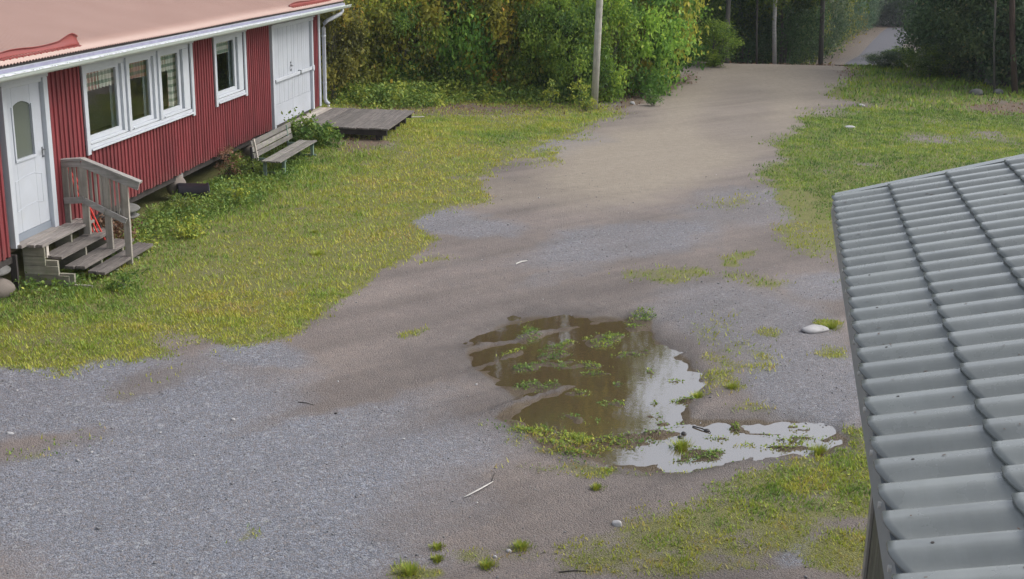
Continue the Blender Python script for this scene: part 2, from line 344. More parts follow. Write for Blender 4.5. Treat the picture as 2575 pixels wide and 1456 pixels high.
PUD = [(1150, 872), (1210, 835), (1275, 800), (1340, 788), (1450, 785), (1560, 790), (1640, 800), (1652, 850), (1690, 868), (1735, 890), (1772, 960), (1762, 990), (1735, 1020), (1745, 1045), (1800, 1048), (1900, 1046), (2000, 1046), (2100, 1068), (2150, 1112), (2090, 1142), (1950, 1148), (1850, 1154), (1785, 1168), (1700, 1186), (1630, 1192), (1560, 1182), (1470, 1165), (1420, 1150), (1350, 1120), (1290, 1080), (1230, 1045), (1290, 1005), (1250, 960), (1190, 932), (1175, 900)]
_a = G(1130, 870); _b = G(1450, 790); _l = math.hypot(_b[0]-_a[0], _b[1]-_a[1]); RD = ((_b[0]-_a[0])/_l, (_b[1]-_a[1])/_l)   # direction of the wheel ruts
def along(X, Y): return X*RD[0]+Y*RD[1], X*RD[1]-Y*RD[0]
HA = math.radians(6.135); HU = (math.sin(HA), math.cos(HA)); HN = (math.cos(HA), -math.sin(HA)); HO = (-6.28, 14.8)    # red house frame
def far(Y): return sst(47, 50, Y)
def height(X, Y):
    z = -1.15*sst(46.5, 58, Y) - np.maximum(Y-52, 0)*.058 + np.maximum(Y-92, 0)*.030
    mu, mw = (X-HO[0])*HU[0]+(Y-HO[1])*HU[1]-12.6, (X-HO[0])*HN[0]+(Y-HO[1])*HN[1]-1.5
    z = z+.17*np.exp(-(mu/2.3)**4-(mw/1.7)**4)
    return z+(vn(X, Y, .45, 7)*.05+vn(X, Y, 1.7, 8)*.018)*sst(38, 46, Y)
def masks(X, Y):
    jx = fbm(X, Y, .9, 3)*.22+fbm(X, Y, 5, 9)*.10; jy = fbm(X, Y, .9, 17)*.30+fbm(X, Y, 5, 23)*.16
    x, y = proj(X+jx*np.minimum(Y/16, 2), Y+jy*np.minimum(Y/12, 2.4)); near = 1-far(Y)
    x0, y0 = proj(X+fbm(X, Y, 6, 31)*.05, Y+fbm(X, Y, 6, 37)*.08)
    g = sst(-30, 22, sdf(LAWN, x, y))*near; r = sst(-26, 24, sdf(RGT, x, y))
    bare = .5*np.clip(fbm(X, Y, 1.7, 79)-.12, 0, 1)*2+blob(x, y, 470, 860, 70, 35)*.9+blob(x, y, 900, 372, 95, 16)*1.1+blob(x, y, 1140, 280, 300, 14)*.85+blob(x, y, 1300, 300, 80, 14)*.5+blob(x, y, 1130, 400, 40, 12)*.25+blob(x, y, 1290, 372, 110, 20)*.45+blob(x, y, 1200, 450, 60, 18)*.4
    rb = blob(x, y, 2360, 350, 110, 16)*.6+blob(x, y, 2470, 335, 40, 12)*.7+blob(x, y, 2190, 420, 50, 12)*.4+blob(x, y, 2120, 280, 70, 14)*.6+blob(x, y, 2530, 272, 110, 16)*1.+blob(x, y, 2060, 600, 80, 50)*.3
    grass = np.clip(g-bare*.75, 0, 1)+np.clip(r*1.05-rb*.9-.9*np.clip(fbm(X, Y, 1.1, 77)-.02, 0, 1), 0, 1)
    far_g = far(Y)*.0
    # mossy, patchy green on the yard
    moss = 0
    for (cx, cy, rx, ry, s_, a) in [(1700, 690, 95, 26, .55, -3), (1850, 650, 45, 16, .6, -10), (1900, 705, 90, 18, .45, 5), (1640, 690, 60, 16, .5, 0), (2040, 600, 90, 45, .55, 20), (1990, 520, 50, 30, .3, 0), (1830, 510, 70, 18, .3, -10),
            (1100, 655, 60, 14, .35, -5), (1500, 900, 60, 14, .3, -10), (1700, 1150, 330, 26, .72, -4), (1430, 1100, 170, 36, .8, 8), (2070, 1130, 110, 20, .7, 5), (2150, 1100, 50, 40, .6, 0),
            (2060, 1200, 170, 60, .80, -8), (1900, 1230, 140, 45, .65, -5), (2170, 1250, 90, 60, .8, 0), (1840, 1330, 320, 80, .60, -6), (2140, 1400, 130, 60, .78, -10), (1560, 1390, 180, 60, .50, -5), (1700, 1430, 220, 40, .5, 0), (2150, 1170, 70, 60, .7, 0), (1980, 1300, 170, 50, .6, 0), (1260, 1390, 150, 24, .42, 0), (1040, 1440, 70, 20, .75, 0),
            (1850, 880, 110, 60, .3, 20), (1800, 940, 60, 60, .42, 0), (1935, 838, 50, 10, .6, 5), (2090, 822, 28, 12, .9, 0), (2100, 890, 50, 14, .45, 0), (1030, 835, 46, 11, .55, -20), (390, 960, 110, 24, .22, -12), (130, 1130, 140, 22, .28, -14), (640, 1330, 60, 10, .32, -15), (1890, 1030, 60, 18, .35, 0), (1640, 870, 30, 20, .3, 0)]:
        moss = np.maximum(moss, blob(x, y, cx, cy, rx, ry, a)*s_)
    moss = np.clip(moss+(moss > .03)*fbm(X, Y, 3.2, 51)*.28, 0, 1)
    grav = 0
    for (cx, cy, rx, ry, s_, a) in [(150, 1000, 520, 110, 1., 0), (420, 1180, 620, 170, 1., -14), (650, 1330, 640, 170, 1., -8), (640, 900, 140, 40, .9, 0), (1150, 560, 160, 30, .75, 6), (1560, 610, 250, 44, .66, -8), (1420, 690, 150, 24, .55, -14), (1880, 810, 240, 90, .6, 12), (2040, 960, 200, 110, .72, 8), (1450, 370, 120, 30, .6, -8), (1880, 520, 160, 50, .45, 0), (1180, 400, 60, 14, .5, 0), (2080, 720, 110, 40, .6, 0), (850, 1200, 420, 110, .8, -12), (2010, 1390, 70, 40, .8, -20)]:
        grav = np.maximum(grav, blob(x, y, cx, cy, rx, ry, a, .35)*s_)
    trk = blob(x, y, 1010, 930, 330, 46, -18, .6)*.8+blob(x, y, 1230, 1230, 260, 50, -8, .6)*.5+blob(x, y, 860, 1010, 300, 14, -17, .6)*.5+blob(x, y, 380, 970, 110, 30, -14)*.6+blob(x, y, 120, 1120, 150, 30, -12)*.5+blob(x, y, 1180, 790, 420, 60, -14)*.4+blob(x, y, 1150, 1330, 260, 50, -3)*.55
    grav = np.clip(grav-trk+fbm(X*1, Y*.6, 1.3, 71)*.18, 0, 1)*near
    tan = np.maximum.reduce([blob(x, y, 1640, 400, 300, 95, -12, .45), blob(x, y, 1860, 250, 260, 120, -18, .45)*.85, blob(x, y, 1250, 480, 170, 40)*.5, blob(x, y, 2000, 200, 190, 60)*.55])*near
    tan = tan*(1-.5*blob(x, y, 1850, 290, 90, 80, -30))
    lit0 = 0
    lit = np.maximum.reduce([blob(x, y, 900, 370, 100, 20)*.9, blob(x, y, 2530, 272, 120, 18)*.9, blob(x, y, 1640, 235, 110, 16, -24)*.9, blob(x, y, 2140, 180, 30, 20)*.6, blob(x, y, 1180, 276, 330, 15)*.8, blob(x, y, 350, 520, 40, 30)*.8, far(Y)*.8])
    pd = sdf(PUD, x0, y0); ra, rc = along(X, Y); st = fbm(ra*.22, rc*1.9, 2.2, 91, 4)      # tyre-drawn ridges
    dep = sst(-34, 56, pd+fbm(X, Y, 3.5, 97)*22)
    rut = blob(x0, y0, 1290, 850, 170, 5.5, -11.5, .5)*.9+blob(x0, y0, 1330, 1003, 130, 6, -19, .5)*1.+blob(x0, y0, 1250, 905, 80, 7, -20, .5)*.6+blob(x0, y0, 1620, 1085, 60, 6, -6, .5)*.6+blob(x0, y0, 1690, 1085, 90, 7, 4)*.3
    isl = 0
    for (cx, cy, rx, ry, a) in [(1330, 835, 30, 26, 0), (1330, 918, 36, 11, 0), (1430, 912, 110, 9, 2), (1355, 965, 62, 16, -4), (1520, 850, 60, 22, -5), (1610, 800, 40, 20, -20), (1590, 885, 50, 8, -4), (1540, 1010, 44, 9, 0), (1420, 860, 70, 9, -14), (1710, 1005, 46, 5, 0), (1715, 1118, 22, 8, 0), (1860, 1112, 60, 6, 0), (1470, 1050, 80, 12, 10), (1640, 930, 14, 7, 0), (1400, 1094, 150, 25, 8), (1570, 1102, 95, 17, 3), (1440, 1142, 70, 14, 8), (1760, 1140, 70, 14, -8), (1690, 1060, 40, 5, -4), (1450, 985, 40, 6, -4), (1400, 890, 50, 7, -8), (1500, 935, 40, 5, 0), (1650, 1085, 50, 6, -6), (1290, 880, 34, 8, -14), (1560, 960, 20, 5, 0), (2000, 1090, 70, 4, 4), (1850, 1075, 20, 6, 0), (1905, 1085, 55, 5, 2), (1985, 1100, 44, 4, 0), (2065, 1098, 34, 4, 4), (1800, 1095, 30, 4, 0), (2010, 1072, 26, 3, 0), (1650, 1010, 30, 4, 0), (1700, 950, 24, 3, 0), (1640, 1040, 30, 4, 0), (1960, 1120, 90, 5, 0)]:
        isl = np.maximum(isl, blob(x0, y0, cx, cy, rx, ry, a, .7))
    isl = isl*(.75+.5*fbm(X, Y, 9, 87))
    zp = -dep*.062+np.clip(isl, 0, 1)*.052+np.clip(rut, 0, 1)*.050+(st*.034*sst(-70, 10, pd)+fbm(X, Y, 6, 93)*.012+fbm(X, Y, 15, 95, 2)*.005)*(.25+.9*dep*(1-dep)*2+.25*dep)+.010*st*(pd > -300)*sst(-200, -20, pd)
    wet_shade = np.clip(sst(-34, 6, pd)*.7+blob(x, y, 1380, 900, 420, 150, -14, .7)*.40+blob(x, y, 1850, 1230, 520, 170, -4, .6)*.42+blob(x, y, 1880, 900, 260, 130, 10, .7)*.25+trk*.35+far(Y)*.75, 0, 1)  # damp ground; beyond the crest, tree shade is painted in with it
    mud = sst(-6, 18, pd)*(1-.7*np.clip(rut, 0, 1))
    plant = np.clip(isl*1.0, 0, 1)*(dep > .1); moss = moss*(1-sst(-4, 10, pd)*(1-np.clip(isl*1.6-.3, 0, 1)))
    dx_, dy_ = .966, .259
    al, ac = along(X, Y)
    track = np.clip(.5+.55*fbm(al*.16, ac*2.2, 1.6, 301, 5)*1.2+.25*fbm(X, Y, .5, 305), 0, 1)
    return dict(track=track, grass=np.maximum(grass, moss*1.12), gravel=grav, tan=tan, litter=lit, mud=mud, wet_shade=wet_shade), zp, moss, plant, pd, x, y
def ground_z(X, Y):
    X = np.atleast_1d(np.asarray(X, float)); Y = np.atleast_1d(np.asarray(Y, float))
    _, zp, *_ = masks(X, Y)
    return height(X, Y)+zp+fbm(X, Y, .35, 5)*.03*sst(6, 12, Y)*(1-far(Y))*0
def GZ(x, y): return float(ground_z(x, y)[0])
NR, NCn = 520, 470
tt = np.concatenate([np.linspace(-2, -.6, 26), np.linspace(-.56, .56, NCn-52), np.linspace(.6, 2, 26)])
rr = np.concatenate([[-60, -20, -5, 1.5], np.geomspace(4, 70, NR-24), np.geomspace(75, 300, 20)])
TT, RR = np.meshgrid(tt, rr); XX = TT*np.maximum(RR, 14)*np.where(np.abs(TT) > .58, 1, 1); XX = np.where(RR < 14, TT*np.maximum(RR, 6.5), XX)
YY = RR+0*TT
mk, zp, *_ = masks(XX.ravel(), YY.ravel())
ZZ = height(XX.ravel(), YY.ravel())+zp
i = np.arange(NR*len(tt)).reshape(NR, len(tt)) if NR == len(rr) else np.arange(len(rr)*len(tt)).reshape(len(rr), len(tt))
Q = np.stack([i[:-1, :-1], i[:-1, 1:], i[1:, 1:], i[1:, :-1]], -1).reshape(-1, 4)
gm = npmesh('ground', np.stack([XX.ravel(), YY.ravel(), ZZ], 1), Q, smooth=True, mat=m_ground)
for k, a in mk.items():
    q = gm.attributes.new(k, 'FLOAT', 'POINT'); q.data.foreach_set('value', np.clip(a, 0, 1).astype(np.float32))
tag(link('ground', gm), kind='structure')
# puddle water: a level sheet that fills the hollow
WZ = -.030
pw = [G(x, y) for x, y in PUD]; cxm = sum(p[0] for p in pw)/len(pw); cym = sum(p[1] for p in pw)/len(pw)
wm = bpy.data.meshes.new('puddle_water'); wv = [((p[0]-cxm)*1.12+cxm, (p[1]-cym)*1.12+cym, WZ) for p in pw]
wm.from_pydata(wv, [], [tuple(range(len(wv)))]); wm.update(); wo_ = link('water', wm, m_water); tag(wo_, kind='structure')

# far gravel road going down and away behind the crest
def strip(name, pts, mat, half, dz=.02):
    V = []; Fq = []
    for k, (x, y) in enumerate(pts):
        V += [(x-half[k], y, float(height(x, y))+dz), (x+half[k], y, float(height(x, y))+dz)]
        if k: Fq.append((2*k-2, 2*k-1, 2*k+1, 2*k))
    me = bpy.data.meshes.new(name); me.from_pydata(V, [], Fq); me.update(); return link(name, me, mat)
m_road = paint('asphalt_gravel', (.058, .057, .070), .8, .15, 2, (.08, .065, .06), .5, 60)

# ------------------------------------------------------------------ red house
def HP(w_, u_, z=0.): return (HO[0]+HN[0]*w_+HU[0]*u_, HO[1]+HN[1]*w_+HU[1]*u_, z)
house = empty('red_house', 'long red timber house with white doors and windows under a faded red corrugated roof', 'house', HP(0, 0, 0), -HA)
U0, U1, ZB, ZT = -5.0, 14.68, .46, 2.86
OPEN = [(.07, 1.24, -1, 2.62), (2.24, 6.44, 1.42, 2.64), (7.5, 9.28, 1.42, 2.64), (10.95, 14.06, -1, 2.60)]
pit = .125; k = 0
u = U0
while u < U1-.01:
    u2 = min(u+pit, U1); iv = [(ZB+random.uniform(-.012, .012), ZT)]
    for (a, b, z0, z1) in OPEN:
        if u2 > a+.01 and u < b-.01:
            n2 = []
            for (p, q) in iv:
                if z0 > p: n2.append((p, min(q, z0)))
                if z1 < q: n2.append((max(p, z1), q))
            iv = n2
    for (p, q) in iv:
        if q-p < .02: continue
        m = MB(); m.box(-.022, 0, u, u2, p, q)
        m.prism([(.0005, u+.030), (.0005, u+.095), (.020, u+.089), (.020, u+.036)], 'z', p-.004, q-.004)
        m.obj('siding_board', m_siding, house)
    u += pit
# shell: floor, back wall, ends, ceiling, inner partition
W1 = -7.0
MB().box(W1, -.03, U0, U1-.05, ZB+.02, ZB+.10).obj('floor', m_infloor, house)
MB().box(W1-.1, W1, U0, U1, ZB, ZT).obj('back_wall', m_siding, house)
e_ = MB().box(W1, -.023, U1-.02, U1+.02, ZB, ZT); e_.prism([(W1, ZT+.002), (.0, ZT+.002), (W1/2, ZT+.70)], 'y', U1-.02, U1+.02)
e_.obj('end_wall', m_siding, house); e2 = MB().box(W1, -.023, U0-.02, U0+.02, ZB, ZT); e2.prism([(W1, ZT+.002), (.0, ZT+.002), (W1/2, ZT+.70)], 'y', U0-.02, U0+.02); e2.obj('end_wall', m_siding, house)
MB().box(-3.2, -3.1, U0+.03, U1-.03, ZB+.11, 2.72).obj('inner_wall', m_inner, house)
MB().box(-3.09, -.03, U0+.03, U1-.03, 2.725, 2.76).obj('ceiling', m_inner, house)
MB().box(-.06, .004, U0, .065, ZB-.10, ZB-.015).obj('sill_beam', m_dark, house)
MB().box(-.14, -.05, 1.25, 10.9, ZB-.12, ZB-.005).obj('sill_beam', m_dark, house)
MB().box(.0215, .050, U1-.09, U1+.055, ZB-.01, ZT-.16).obj('corner_board', m_trim, house, bevel=.004)
# roof: corrugated sheet
EAV_W, EAV_Z, RP = .40, 2.875, math.radians(12.5)
uu = np.arange(U0-.2, U1+1.02, .076/8); ss = np.array([0, .4, 1.0, 2, 3, 4.05])
UU, SS = np.meshgrid(uu, ss); zc = .009*np.cos(2*np.pi*UU/.076)
VW = EAV_W-SS*math.cos(RP); VZ = EAV_Z+SS*math.sin(RP)+zc+.004*np.sin(UU*.9)
Vv = np.stack([VW.ravel(), UU.ravel(), VZ.ravel()], 1); ii = np.arange(UU.size).reshape(UU.shape)
Qf = np.stack([ii[:-1, :-1], ii[1:, :-1], ii[1:, 1:], ii[:-1, 1:]], -1).reshape(-1, 4)
ro = link('roof', npmesh('roof', Vv, Qf[:, ::-1], smooth=True, mat=m_redroof), None, house)
sm = ro.modifiers.new('sheet', 'SOLIDIFY'); sm.thickness = .006; sm.offset = -1
rw = EAV_W-4.05*math.cos(RP); rz = EAV_Z+4.05*math.sin(RP)
MB().prism([(rw, rz), (2*rw-EAV_W, EAV_Z), (2*rw-EAV_W, EAV_Z-.02), (rw, rz-.02)], 'y', U0-.2, U1+1.02).obj('rear_roof_slope', m_redroof, house)
MB().prism([(rw-.14, rz-.012), (rw, rz+.035), (rw+.14, rz+.0), (rw, rz+.022)], 'y', U0-.2, U1+1.03).obj('ridge_cap', m_guard, house)
MB().prism([(EAV_W-.02, EAV_Z-.02), (EAV_W-.02, EAV_Z-.045), (-.02, EAV_Z+.045), (-.02, EAV_Z+.075)], 'y', U0, U1+1.0).obj('roof_deck', m_dark, house)
MB().box(EAV_W-.055, EAV_W-.025, U0-.1, U1+1.0, EAV_Z-.13, EAV_Z-.03).obj('fascia', m_trim, house)
MB().box(.025, EAV_W-.06, U0-.1, U1+.95, EAV_Z-.145, EAV_Z-.125).obj('soffit', m_dark, house)
vb = MB(); vb.prism([(EAV_W-.06, EAV_Z-.13), (EAV_W-.06, EAV_Z-.01), (rw, rz-.005), (rw, rz-.13)], 'y', U1+.965, U1+1.0); vb.obj('verge_board', m_trim, house)
# gutter
GW, GZ0, GR = EAV_W+.085, 2.775, .075
pf = []
for q in range(11): a = math.pi*q/10; pf.append((GW+GR*math.cos(math.pi+a), GZ0-GR*.95*math.sin(a)))
inn = [(p[0]*1+(GW-p[0])*.06, p[1]+.004) for p in pf]
g = MB(); g.prism([(x_, z_) for x_, z_ in pf]+[(x_, z_) for x_, z_ in reversed(inn)], 'y', U0-.1, U1+1.06)
g.tube([(GW+GR+.002, U0-.1, GZ0+.004), (GW+GR+.002, U1+1.06, GZ0+.004)], .011, 8)
g.tube([(GW-GR*.5, U1+1.055, GZ0-.03), (GW+GR*.9, U1+1.06, GZ0-.03)], .03, 6)
gut = g.obj('gutter', m_gut, house, smooth=False)
gi = MB(); gi.prism([(GW-.055, GZ0-.020), (GW+.052, GZ0-.020), (GW+.045, GZ0-.045), (GW-.045, GZ0-.045)], 'y', U0-.09, U1+1.04); gi.obj('gutter_sediment', m_gutin, gut)
bk = MB(); bk.box(GW-GR-.012, GW-GR-.002, U0-.1, U1+1.05, GZ0-.05, GZ0+.045); bk.obj('gutter_back_plate', m_gutin, gut)
fl = MB(); u = U0
while u < 11.4:                                            # peeling white coating that hangs in scallops along the lip
    L = random.choice([.06, .08, .12, .2, .26])*random.uniform(.8, 1.2); d = random.uniform(.010, .022)
    pts = [(u+.01, 0)]+[(u+.01+(L-.02)*t, -d*math.sin(math.pi*t)**.45) for t in (.12, .35, .65, .88)]+[(u+L-.01, 0)]
    fl.prism([(p, GZ0+.020+q) for p, q in pts], 'x', GW+GR-.020, GW+GR+.0155); u += L
o = fl.obj('peeling_coating', m_flake, gut); o['kind'] = 'stuff'
dp = MB(); dp.tube([(GW, 15.15, GZ0-.05), (GW, 15.15, 2.66), (GW-.03, 15.12, 2.60), (.20, 14.82, 2.45), (.13, 14.78, 2.38), (.12, 14.775, 2.28), (.12, 14.77, .62), (.15, 14.77, .54), (.22, 14.77, .49)], .045, 12)
dpo = dp.obj('downpipe', m_trim, house, smooth=True)
for zz in (2.1, 1.0): MB().tube([(.12, 14.77, zz-.02), (.12, 14.77, zz+.02)], .052, 12).obj('clamp', m_trim, dpo)
# snow guards over the two doors: curled red sheets standing up from the roof
def guard(u0, u1, curl):
    n = 26; V = []; Fq = []; ns = 7
    for a in range(n+1):
        t = a/n; uu_ = u0+(u1-u0)*t; h = .055+.03*math.sin(t*2.2)+curl*.075*sst(.72, .93, t)*(1-.55*sst(.94, 1, t))+.015*math.sin(t*9)
        if t < .05: h *= .55+t*9
        wv = EAV_W-.17-.02*math.sin(t*5)
        base = EAV_Z+.17*math.tan(RP)+.008
        for b in range(ns+1):
            s_ = b/ns; V.append((wv-.045*s_-.02*math.sin(s_*3.1)+.035*s_**3, uu_, base+h*math.sin(s_*1.45)))
        if a:
            for b in range(ns): k0 = (a-1)*(ns+1)+b; Fq.append((k0, k0+1, k0+ns+2, k0+ns+1))
    me = bpy.data.meshes.new('snow_guard'); me.from_pydata(V, [], Fq); me.update(); me.polygons.foreach_set('use_smooth', [True]*len(me.polygons))
    o = link('snow_guard', me, m_guard, house); q = o.modifiers.new('t', 'SOLIDIFY'); q.thickness = .008
    f = MB(); f.box(EAV_W-.19, EAV_W-.11, u0+.02, u1-.02, EAV_Z+.115*math.tan(RP)+.010, EAV_Z+.115*math.tan(RP)+.020); 
    for a in range(int((u1-u0)/.152)): f.box(EAV_W-.115, EAV_W-.105, u0+.05+a*.152, u0+.09+a*.152, EAV_Z+.02, EAV_Z+.045)
    f.obj('guard_flange', m_guard, o)
guard(-.33, 1.80, 1.); guard(11.7, 14.9, .35)
# windows
def wavy(name, u0, u1, z0, z1, w0, mat, parent, amp=.022, per=.11, fringe=0):
    n = max(8, int((u1-u0)/.012)); V = []; Fq = []; rows = 7
    for b in range(rows+1):
        for a in range(n+1):
            t = a/n; uu_ = u0+(u1-u0)*t; z = z0+(z1-z0)*b/rows
            if fringe and b == 0: z -= fringe*(.5+.5*math.sin(uu_*55))
            V.append((w0+amp*math.sin(uu_/per*6.283+.6*math.sin(uu_*7))*(1.15-.3*b/rows), uu_, z))
    for b in range(rows):
        for a in range(n): k0 = b*(n+1)+a; Fq.append((k0, k0+1, k0+n+2, k0+n+1))
    me = bpy.data.meshes.new(name); me.from_pydata(V, [], Fq); me.update(); me.polygons.foreach_set('use_smooth', [True]*len(me.polygons))
    return link(name, me, mat, parent)
def window(u0, u1, panes, label):
    c = MB()
    c.box(.0205, .052, u0, u0+.105, 1.345, 2.575); c.box(.0205, .052, u1-.105, u1, 1.345, 2.575)
    c.box(.0205, .060, u0-.03, u1+.03, 2.577, 2.635); c.box(.0205, .080, u0-.05, u1+.05, 2.637, 2.655)
    wdw = c.obj('window', m_trim, house, bevel=.006); wdw['label'] = label
    s = MB(); s.box(-.03, .075, u0+.107, u1-.107, 1.392, 1.418); s.box(.0205, .035, u0+.107, u1-.107, 1.42, 1.47); s.obj('sill', m_trim, wdw, bevel=.004)
    f = MB(); f.box(-.10, .012, u0+.107, u1-.107, 2.505, 2.575); f.box(-.10, .012, u0+.107, u1-.107, 1.472, 1.508)
    f.box(-.10, .012, u0+.107, panes[0][0]-.045, 1.51, 2.503); f.box(-.10, .012, panes[-1][1]+.12, u1-.107, 1.51, 2.503)
    for a, b in zip(panes[:-1], panes[1:]):
        f.box(-.10, .012, a[1]+.10, b[0]-.045, 1.51, 2.503); mo = (a[1]+.10+b[0]-.045)/2; f.box(.013, .045, mo-.035, mo+.045, 1.472, 2.575)
    f.obj('frame', m_trim, wdw, bevel=.004)
    for n_, (a, b) in enumerate(panes):
        q = MB(); z0, z1 = 1.51, 2.503
        q.box(-.075, -.030, a-.042, a, z0, z1); q.box(-.075, -.030, b, b+.098, z0, z1); q.box(-.075, -.030, a+.001, b-.001, z0, z0+.07); q.box(-.075, -.030, a+.001, b-.001, z1-.045, z1)
        q.box(.014, .028, a-.02, b+.07, 1.475, 1.50)
        sh = q.obj('sash', m_trim, wdw, bevel=.003)
        MB().box(-.055, -.050, a, b, z0+.07, z1-.045).obj('pane', m_glass, wdw)
    return wdw
w1 = window(2.24, 6.44, [(2.42, 3.50), (3.93, 4.72), (5.16, 5.94)], 'wide three-light window with red and green checked curtains')
w2 = window(7.50, 9.28, [(7.66, 8.78)], 'single window with a checked valance between the wide window and the white double door')
for a, b in ((2.62, 3.62), (4.02, 4.84), (5.28, 6.06)): wavy('valance', a-.1, b, 2.21, 2.52, -.115, m_check, w1, fringe=.025)
wavy('curtain', 5.80, 6.08, 1.55, 2.52, -.14, m_check, w1, amp=.03)
wavy('curtain', 3.52, 3.90, 1.5, 2.6, -.15, m_sheer, w1, amp=.03); wavy('curtain', 4.72, 5.10, 1.5, 2.6, -.15, m_sheer, w1, amp=.03); wavy('curtain', 6.1, 6.35, 1.5, 2.6, -.15, m_sheer, w1, amp=.03)
wavy('valance', 7.7, 8.7, 2.26, 2.52, -.115, m_check, w2, fringe=.025); wavy('curtain', 8.72, 9.2, 1.5, 2.6, -.15, m_sheer, w2, amp=.03)
wavy('curtain', 2.36, 2.52, 1.5, 2.6, -.15, m_sheer, w1, amp=.02)
# entrance door with arched light
d = MB(); D0, D1 = -.055, -.015
d.box(D0, D1, .165, .385, .67, 2.50); d.box(D0, D1, .845, 1.115, .67, 2.50); d.box(D0, D1, .386, .844, .67, 1.60)
arch = [(.386, 2.50), (.386, 2.225)]+[(.386+.458*t, 2.225+.085*math.sin(math.pi*(t*.86+.10))**.8) for t in (.08, .2, .35, .5, .65, .8, .92)]+[(.844, 2.235), (.844, 2.50)]
d.prism(arch, 'x', D0, D1)
door = d.obj('entrance_door', m_white, house, bevel=.004); door['label'] = 'white entrance door with an arched frosted light'
f = MB(); f.box(-.10, .045, .07, .16, .53, 2.555); f.box(-.10, .045, 1.12, 1.235, .53, 2.555); f.box(-.10, .050, .05, 1.255, 2.557, 2.64); f.box(-.09, .02, .161, 1.119, 2.503, 2.556); f.obj('door_frame', m_trim, door, bevel=.006)
MB().box(-.04, -.034, .387, .843, 1.601, 2.32).obj('pane', m_frost, door)
q = MB(); q.box(D1, D1+.014, .350, .384, 1.57, 2.26); q.box(D1, D1+.014, .846, .88, 1.57, 2.26); q.box(D1, D1+.018, .35, .88, 1.565, 1.60); q.obj('glazing_bead', m_white, door, bevel=.003)
q = MB()
for a, b, c_ in ((.30, .98, 1.36), (.30, .98, .98)):
    q.tube([(D1, a, c_-.03), (D1, a+.2, c_), (D1, b-.2, c_+.01), (D1, b, c_-.03)], .006, 5)
q.tube([(D1, .30, 1.33), (D1, .30, .95)], .005, 5); q.tube([(D1, .98, 1.33), (D1, .98, .95)], .005, 5); q.obj('panel_moulding', m_white, door)
MB().box(-.06, -.005, .165, 1.115, .575, .668).obj('kick_plate', m_kick, door)
h = MB(); h.box(D1, D1+.006, 1.04, 1.07, 1.53, 1.66); h.tube([(D1, 1.055, 1.63), (D1+.045, 1.055, 1.63), (D1+.05, 1.05, 1.63), (D1+.045, .97, 1.63)], .008, 8); h.tube([(D1, 1.055, 1.54), (D1+.02, 1.055, 1.54)], .016, 8); h.obj('handle', m_steel, door)
for zz in (.86, 1.45, 2.12): MB().tube([(-.005, .165, zz-.05), (-.005, .165, zz+.05)], .011, 8).obj('hinge', m_steel, door)
MB().box(-.02, .10, .1, 1.2, .53, .572).obj('threshold', m_planko, door)
# white double door with a bar across
d = MB(); z0, z1 = .47, 2.49
for a, b in ((11.07, 12.52), (12.53, 13.97)):
    n = 9; wv = (b-a)/n
    for k in range(n): d.box(-.05, -.012+random.uniform(0, .004), a+k*wv+.003, a+(k+1)*wv-.003, .90, z1)
    d.box(-.05, -.008, a, b, z0, .895)
ddo = d.obj('double_door', m_white, house, bevel=.003); ddo['label'] = 'white plank double door with a white bar across it'
f = MB(); f.box(-.08, .055, 10.94, 11.06, .40, 2.50); f.box(-.08, .055, 13.98, 14.09, .46, 2.50); f.box(-.08, .060, 10.92, 14.11, 2.502, 2.575); f.box(.02, .095, 10.88, 14.15, 2.577, 2.60); f.obj('door_frame', m_trim, ddo, bevel=.006)
MB().box(-.02, .05, 11.07, 13.97, .445, .468).obj('threshold', m_dark, ddo)
b = MB(); b.box(.015, .045, 11.02, 14.05, 1.385, 1.455); bo = b.obj('crossbar', m_trim, ddo, bevel=.004)
MB().tube([(.0, 14.03, 1.42), (.075, 14.03, 1.42)], .075, 12).obj('bar_end_plate', m_trim, bo, bevel=.01)
MB().box(.0, .06, 11.07, 11.12, 1.38, 1.45).obj('padlock', m_black, bo, bevel=.01)
MB().box(-.01, .06, 12.99, 13.03, 1.37, 1.47).obj('bracket', m_steel, bo)
for zz in (1.53, 1.63, 1.69): MB().tube([(-.01, 12.42, zz), (.004, 12.42, zz)], .025, 8).obj('rosette', m_steel, ddo)
MB().tube([(-.006, 12.42, 1.62), (.04, 12.42, 1.62), (.045, 12.32, 1.62)], .009, 6).obj('handle', m_steel, ddo)

# ------------------------------------------------------------------ stone supports and junk below the house
def rock(name, loc, sx, sy, sz, mat, label=None, cat='rock', parent=None, group=None, seed=0, sub=3, rz=None):
    import bmesh
    bm = bmesh.new(); bmesh.ops.create_icosphere(bm, subdivisions=sub, radius=1.)
    r = random.Random(seed)
    ofs = [Vector((r.uniform(-1, 1), r.uniform(-1, 1), r.uniform(-1, 1))).normalized() for _ in range(9)]; hh = [r.uniform(.62, .95) for _ in range(9)]
    for v in bm.verts:
        for o_, t in zip(ofs, hh):
            dd = v.co.dot(o_)
            if dd > t: v.co -= o_*(dd-t)*.85
        v.co.x *= sx; v.co.y *= sy; v.co.z *= sz
    me = bpy.data.meshes.new(name); bm.to_mesh(me); bm.free(); me.polygons.foreach_set('use_smooth', [True]*len(me.polygons))
    o = link(name, me, mat, parent); o.location = loc; o.rotation_euler = (0, 0, r.uniform(0, 6) if rz is None else rz)
    if label: tag(o, label, cat, group)
    return o
def hrock(name, w_, u_, z, sx, sy, sz, mat, label, cat='stone', seed=0): return rock(name, HP(w_, u_, z), sx, sy, sz, mat, label, cat, seed=seed)
hrock('foundation_stone', -.10, -.30, .10, .20, .26, .16, m_blocky, 'brown foundation stone on the ground left of the wooden steps', seed=3)
